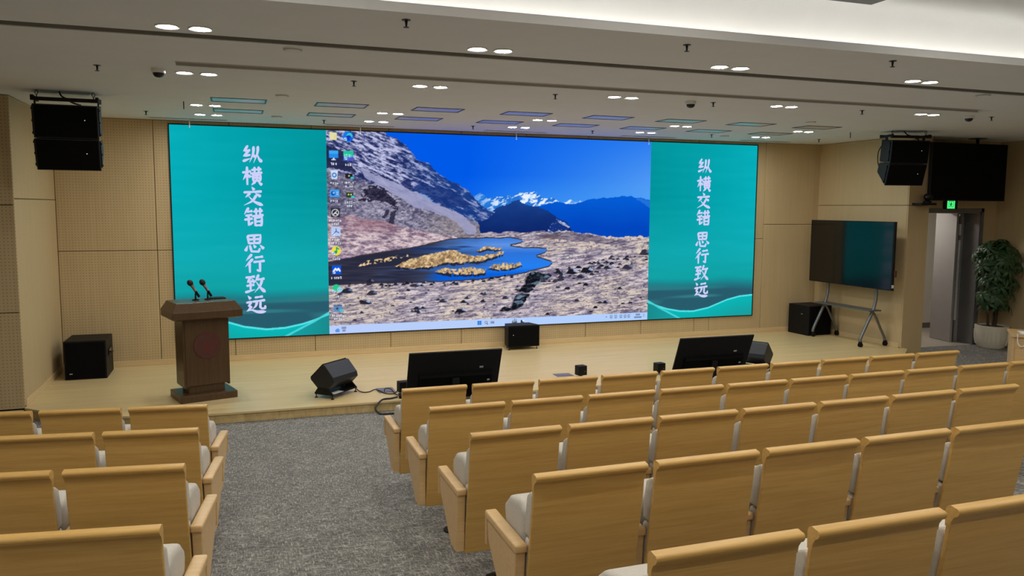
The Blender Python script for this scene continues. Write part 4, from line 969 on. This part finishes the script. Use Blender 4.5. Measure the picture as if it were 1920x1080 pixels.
tag(MB().tube(curve_pts(cb_), 0.0065, 8).build('speaker_cable', 'cable_black', smooth=True), 'thin black cable from the wedge monitor across the grey floor plate', 'cable')
cb_ = [(-2.37, -2.66, ST + 0.012), (-2.35, -2.60, ST + 0.03), (-2.29, -2.62, ST + 0.03), (-2.265, -2.84, ST + 0.012), (-2.24, -2.92, ST + 0.012), (-2.22, -2.99, ST + 0.03)]
tag(MB().tube(curve_pts(cb_), 0.006, 8).build('socket_cable', 'cable_black', smooth=True), 'short black cable from the floor plate to the power strip', 'cable')

# front displays that face the speaker, seen from behind
def prompt(label, x, y):
    o = thing('prompt_display', label, 'display', (x, y, 0.0), 0, 'tilted front displays')
    Mt = Matrix.Translation((0, 0.0, 0.435)) @ Matrix.Rotation(math.radians(22), 4, 'X')   # top leans towards the audience
    MB().box(-0.555, 0.555, -0.012, 0.012, -0.31, 0.34).move(Mt).build('panel', 'black_plastic', o, bevel=0.004)
    MB().box(-0.545, 0.545, 0.0125, 0.016, -0.30, 0.33).move(Mt).build('screen_glass', 'tv_glass', o)
    MB().prism([(-0.012, -0.28), (-0.05, -0.24), (-0.05, 0.02), (-0.012, 0.07)], 0, -0.42, 0.46).move(Mt).build('rear_housing', 'black_grille', o, bevel=0.004)
    MB().box(0.30, 0.345, -0.0165, -0.0125, 0.10, 0.122).move(Mt).build('sticker', 'silver_label', o)
    MB().box(0.40, 0.43, -0.0545, -0.0505, -0.06, -0.04).move(Mt).build('sticker', 'silver_label', o)
    MB().box(-0.13, -0.105, -0.0545, -0.0505, -0.23, -0.20).move(Mt).build('sticker', 'silver_label', o)
    MB().box(-0.035, 0.05, -0.075, -0.03, 0.02, 0.42).build('pole', 'black_plastic', o, bevel=0.004)
    MB().box(-0.32, 0.32, -0.2, 0.10, 0.0, 0.02).build('base', 'black_plastic', o, bevel=0.005)
    return o
prompt('black display leaning back before the stage, behind the first seats right of the aisle', -1.68, -3.40)
prompt('black display leaning back before the stage in front of the right wedge monitor', 1.83, -3.40)

# ------------------------------------------------------------------ hanging line arrays
def array(label, x, y, rz):
    o = thing('line_array', label, 'speaker', (x, y, 0), rz, 'hanging speaker arrays')
    W_, D_ = 0.305, 0.34
    def elem(z_hi, h_, tilt, yoff, tt, t_):
        Mt = Matrix.Translation((0, yoff, z_hi)) @ Matrix.Rotation(math.radians(tilt), 4, 'X')
        m = MB()
        # trapezoid body: full height at the front, lower at the back
        m.add([(-W_, -D_ / 2, -h_), (W_, -D_ / 2, -h_), (W_, -D_ / 2, 0), (-W_, -D_ / 2, 0), (-W_ + 0.03, D_ / 2, -h_ + t_), (W_ - 0.03, D_ / 2, -h_ + t_), (W_ - 0.03, D_ / 2, -tt), (-W_ + 0.03, D_ / 2, -tt)],
              [(0, 3, 2, 1), (4, 5, 6, 7), (0, 1, 5, 4), (1, 2, 6, 5), (2, 3, 7, 6), (3, 0, 4, 7)])
        e1 = m.move(Mt).build('cabinet', 'cabinet_blue_black', o, bevel=0.006)
        MB().box(-W_ + 0.015, W_ - 0.015, -D_ / 2 - 0.010, -D_ / 2 - 0.001, -h_ + 0.012, -0.012).move(Mt).build('grille', 'black_grille', e1)
        MB().box(0.173, 0.182, -D_ / 2 - 0.0125, -D_ / 2 - 0.0105, -h_ * 0.45, -h_ * 0.45 + 0.007).move(Mt).build('status_light', 'led_white', e1)
        for s_ in (-1, 1):
            MB().prism([(-D_ / 2 + 0.03, -h_ + 0.03), (-D_ / 2 + 0.03, -0.02), (0.10, -tt), (0.10, -h_ + t_ + 0.02)], 0, s_ * (W_ - 0.004), s_ * (W_ + 0.010)).move(Mt).build('side_plate', 'black_plastic', e1)
            for zz in (-0.05, -h_ * 0.5, -h_ + 0.05):
                MB().box(s_ * (W_ + 0.008), s_ * (W_ + 0.018), -D_ / 2 + 0.04, -D_ / 2 + 0.06, zz - 0.01, zz + 0.01).move(Mt).build('pin', 'dark_steel', e1)
    elem(3.47, 0.35, 7, 0.0, 0.005, 0.005); elem(3.148, 0.34, 18, 0.036, 0.068, 0.12)
    m = MB(); m.box(-W_ - 0.01, W_ + 0.01, -D_ / 2 - 0.01, -D_ / 2 + 0.04, 3.485, 3.52); m.box(-W_ - 0.01, W_ + 0.01, D_ / 2 - 0.02, D_ / 2, 3.535, 3.555); m.box(-W_ - 0.01, -W_ + 0.02, -D_ / 2, D_ / 2, 3.505, 3.54); m.box(W_ - 0.02, W_ + 0.01, -D_ / 2, D_ / 2, 3.505, 3.54)
    m.box(-W_, -W_ + 0.012, -0.03, 0.03, 3.455, 3.51); m.box(W_ - 0.012, W_, -0.03, 0.03, 3.455, 3.51)
    fr = m.build('flying_frame', 'black_plastic', o)
    for x_ in (-0.265, 0.265):
        k = MB(); k.tube([(x_ + 0.014 * math.cos(t_), -0.1, 3.572 + 0.022 * math.sin(t_)) for t_ in [2 * PI * i / 12 for i in range(13)]], 0.004, 6); k.tube([(x_, -0.1, 3.52), (x_, -0.1, 3.552)], 0.006, 6); k.tube([(x_, -0.1, 3.59), (x_, -0.1, CE)], 0.005, 6)
        k.build('shackle', 'dark_steel', fr)
    k = MB().tube(curve_pts([(-0.06, -0.05, CE), (-0.05, -0.08, 3.57), (-0.03, -0.1, 3.54), (0.02, -0.16, 3.51), (0.06, -0.18, 3.48), (0.10, -0.19, 3.462), (0.14, -0.1, 3.458)]), 0.009, 8); k.build('lead', 'cable_black', o)
    k = MB().tube(curve_pts([(-W_ + 0.01, 0.12, 3.40), (-W_ - 0.015, 0.175, 3.30), (-W_ - 0.015, 0.18, 3.15), (-W_ + 0.01, 0.14, 3.0)]), 0.008, 8); k.build('lead', 'cable_black', o)
    return o
array('black two-box speaker array hanging from the ceiling at the left', -5.72, -2.58, math.radians(3))
array('black two-box speaker array hanging before the hung display at the right', 5.70, -2.58, math.radians(-14))

# ------------------------------------------------------------------ right side: hung display, camera, television on wheels, plant, desk
o = thing('hung_display', 'large black display hung from the ceiling before the door', 'display', (7.48, -2.2, 0))
MB().box(-0.82, 0.82, 0.0, 0.06, 2.555, 3.50).build('case', 'black_plastic', o, bevel=0.006)
MB().box(-0.805, 0.805, -0.003, -0.0005, 2.575, 3.49).build('screen_glass', 'black_grille', o)
MB().tube([(0.25, 0.10, 3.2), (0.25, 0.10, CE)], 0.025, 12).build('ceiling_pole', 'black_plastic', o); MB().box(0.1, 0.4, 0.06, 0.1, 3.0, 3.3).build('mount_plate', 'dark_steel', o); MB().box(0.15, 0.35, 0.0, 0.2, CE - 0.01, CE).build('ceiling_plate', 'dark_steel', o)
o = thing('conference_camera', 'black camera on a wall bracket on the pillar above the grey door', 'camera', (6.53, -2.122, 2.48))
MB().box(-0.16, 0.16, -0.19, 0.0, 0.0, 0.035).build('bracket', 'black_plastic', o, bevel=0.004)
MB().lathe([(0.001, 0.036), (0.062, 0.036), (0.064, 0.06), (0.05, 0.07), (0.03, 0.075)], 18, (0.07, -0.09, 0)).build('base', 'black_plastic', o, smooth=True)
MB().ball((0.07, -0.09, 0.13), 0.062, 16, 10).build('head', 'black_gloss', o, smooth=True)
MB().lathe([(0.001, 0), (0.03, 0), (0.034, 0.03), (0.026, 0.035), (0.001, 0.033)], 14).move(Matrix.Translation((0.07, -0.14, 0.13)) @ Matrix.Rotation(PI / 2, 4, 'X')).build('lens', 'black_gloss', o, smooth=True)

# television on a wheeled stand, its screen facing the lectern
o = thing('television_cart', 'large flat television on a grey wheeled stand at the right end of the stage', 'television', (5.955, -1.26, ST))
MB().box(-0.03, 0.02, -0.98, 0.98, 0.975, 2.09).build('case', 'dark_steel', o, bevel=0.004)
MB().box(-0.0335, -0.0305, -0.965, 0.965, 0.99, 2.075).build('screen_glass', 'tv_glass', o)
MB().box(0.02, 0.07, -0.7, 0.7, 1.2, 1.8).build('rear_housing', 'black_plastic', o, bevel=0.006)
MB().box(-0.031, 0.012, -0.984, -0.981, 1.02, 1.07).build('side_label', 'white_plastic', o)
MB().box(0.0, 0.03, -1.015, -0.981, 1.2, 1.3).build('side_module', 'emblem_red_dark', o)
for y in (0.575, -0.575):
    lg = MB().tube(curve_pts([(0.06, y, 1.5), (0.06, y, 1.0), (0.055, y, 0.80), (0.01, y, 0.62), (-0.10, y, 0.40), (-0.22, y, 0.16), (-0.235, y, 0.09)], 6), 0.026, 12).build('front_leg', 'grey_metal', o, smooth=True)
    MB().tube(curve_pts([(0.0, y, 0.585), (0.08, y, 0.48), (0.18, y, 0.30), (0.275, y, 0.14), (0.285, y, 0.09)], 6), 0.021, 12).build('rear_leg', 'grey_metal', o, smooth=True)
    for x in (-0.235, 0.285):
        k = MB(); k.tube([(x + 0.012, y - 0.022, 0.037), (x + 0.012, y - 0.006, 0.037)], 0.037, 16); k.tube([(x + 0.012, y + 0.006, 0.037), (x + 0.012, y + 0.022, 0.037)], 0.037, 16); k.box(x - 0.01, x + 0.025, y - 0.024, y + 0.024, 0.058, 0.095)
        k.build('caster', 'black_plastic', o)
MB().box(-0.15, 0.10, -0.66, 0.66, 0.60, 0.622).build('shelf', 'grey_metal', o, bevel=0.003)
MB().box(0.062, 0.088, -0.62, 0.62, 1.35, 1.42).build('crossbar', 'grey_metal', o)

# potted tree
px_, py_ = 8.47, -1.98
o = thing('potted_tree', 'leafy green tree in a ribbed white pot beside the door', 'plant', (px_, py_, 0))
pot = MB().lathe([(0.001, 0.0), (0.20, 0.0), (0.225, 0.03), (0.255, 0.16), (0.265, 0.30), (0.268, 0.39), (0.245, 0.395), (0.24, 0.36), (0.001, 0.36)], 28).build('pot', 'pot_white', o, smooth=True)
for k in range(26):
    a_ = 2 * PI * k / 26
    if k % 7 < 5: MB().tube([(0.238 * math.cos(a_), 0.238 * math.sin(a_), 0.06), (0.262 * math.cos(a_), 0.262 * math.sin(a_), 0.18), (0.268 * math.cos(a_), 0.268 * math.sin(a_), 0.31)], 0.009, 6).build('rib', 'pot_white', pot)
MB().lathe([(0.001, 0.361), (0.238, 0.361), (0.2, 0.37), (0.001, 0.375)], 20).build('soil', 'soil', o)
tips = []
rk = random.Random(21)
for sx_, sy_, h_ in ((-0.10, 0.02, 0.85), (0.05, -0.04, 1.55), (0.09, 0.05, 1.40)):
    P_ = [(sx_ * 0.7, sy_ * 0.7, 0.33), (sx_, sy_, 0.6), (sx_ * 1.1 + 0.01, sy_, h_ * 0.75), (sx_ * 1.3, sy_ * 1.2, h_)]
    MB().tube(curve_pts(P_, 5), [0.024 - 0.0008 * i for i in range(16)], 8).build('trunk', 'bark', o, smooth=True)
# one compound leaf: a stalk and seven drooping leaflets
lm_ = MB()
for k in range(7):
    a_ = 2 * PI * k / 7 + 0.2; L_ = 0.16 if k % 2 else 0.19
    dx, dy = math.cos(a_), math.sin(a_); nx_, ny_ = -dy, dx
    pts = []
    for t_, w_, dz in ((0.0, 0.004, 0.0), (0.3, 0.022, 0.012), (0.6, 0.030, -0.01), (0.85, 0.016, -0.05), (1.0, 0.001, -0.08)):
        for s_ in (-1, 0, 1): pts.append((dx * L_ * t_ + nx_ * w_ * s_, dy * L_ * t_ + ny_ * w_ * s_, dz + (0.008 if s_ == 0 else 0)))
    fs = []
    for i in range(4):
        for j in range(2): fs.append((i * 3 + j, i * 3 + j + 1, (i + 1) * 3 + j + 1, (i + 1) * 3 + j))
    lm_.add(pts, fs)
leaf_me = lm_.mesh('leaf', 'leaf', smooth=True)
def crown(n, cx_, cy_, cz_, rx_, rz_):
    for i in range(n):
        for _ in range(30):
            v_ = Vector((rk.gauss(0, 1), rk.gauss(0, 1), rk.gauss(0, 1))).normalized() * (rk.random() ** 0.4)
            p_ = Vector((cx_ + v_.x * rx_, cy_ + v_.y * rx_ * 0.8, cz_ + v_.z * rz_))
            if px_ + p_.x < XR - 0.20 and py_ + p_.y < DY - 0.22: break
        l_ = link('leaf', leaf_me, o, p_)
        out_ = Vector((v_.x, v_.y, 0.35 + 0.6 * abs(v_.z))).normalized()
        l_.rotation_mode = 'QUATERNION'
        l_.rotation_quaternion = out_.to_track_quat('Z', 'Y') @ Matrix.Rotation(rk.uniform(0, 6.28), 3, 'Z').to_quaternion()
        l_.scale = (rk.uniform(0.8, 1.15),) * 3
crown(90, -0.06, -0.08, 1.50, 0.46, 0.40)
crown(30, 0.02, -0.08, 1.12, 0.34, 0.16)
crown(30, -0.04, -0.05, 0.88, 0.36, 0.17)

# desk at the right edge with papers and a white cable
o = thing('desk', 'pale oak desk cut by the right edge of the photo', 'desk', (5.70, -4.56, 0), math.radians(-47))
DM = Matrix.Translation((5.70, -4.56, 0)) @ Matrix.Rotation(math.radians(-47), 4, 'Z')
MB().box(0.0, 1.4, 0.0, 0.65, 0.72, 0.75).build('top', 'desk_oak', o, bevel=0.004)
MB().box(0.02, 0.045, 0.02, 0.63, 0.0, 0.72).build('side', 'desk_oak', o); MB().box(1.355, 1.38, 0.02, 0.63, 0.0, 0.72).build('side', 'desk_oak', o); MB().box(0.045, 1.355, 0.03, 0.05, 0.0, 0.72).build('front', 'desk_oak', o)
o = thing('paper_stack', 'white sheets lying on the desk at the right edge', 'paper', DM @ Vector((0.27, 0.27, 0.75)), math.radians(-40))
for k in range(3): MB().box(-0.15, 0.15, -0.105, 0.105, 0.0005 + k * 0.006, 0.006 + k * 0.006).move(Matrix.Rotation(0.15 * k, 4, 'Z')).build('sheet', 'paper', o)
cb_ = [DM @ Vector(q) for q in ((0.30, 0.06, 0.7585), (0.22, 0.05, 0.7585), (0.12, 0.04, 0.7585), (0.075, 0.0, 0.758), (0.075, -0.012, 0.735), (0.085, -0.012, 0.64), (0.13, -0.012, 0.60), (0.2, -0.012, 0.65), (0.3, -0.012, 0.72), (0.4, -0.01, 0.758), (0.46, 0.04, 0.7585))]
tag(MB().tube(curve_pts(cb_), 0.007, 8).build('white_cable', 'white_plastic', smooth=True), 'white cable hanging over the edge of the desk', 'cable')
# lamp in the corridor
o = thing('corridor_lamp', 'round ceiling lamp in the corridor behind the door', 'lamp', (7.5, -0.55, 2.7))
MB().lathe([(0.001, 0), (0.17, 0), (0.17, -0.04), (0.16, -0.045)], 20).build('body', 'white_plastic', o)
MB().lathe([(0.158, -0.0455), (0.12, -0.06), (0.001, -0.065)], 20).build('shade', 'corridor_glow', o, smooth=True)
# switch on the side wall
o = thing('wall_switch', 'small white switch on the wall right of the potted tree', 'switch', (XR, -2.24, 1.455))
MB().box(-0.010, -0.001, -0.043, 0.043, -0.043, 0.043).build('plate', 'white_plastic', o, bevel=0.002)
MB().box(-0.014, -0.0105, -0.028, 0.028, -0.030, 0.030).build('rocker', 'white_plastic', o, bevel=0.001)
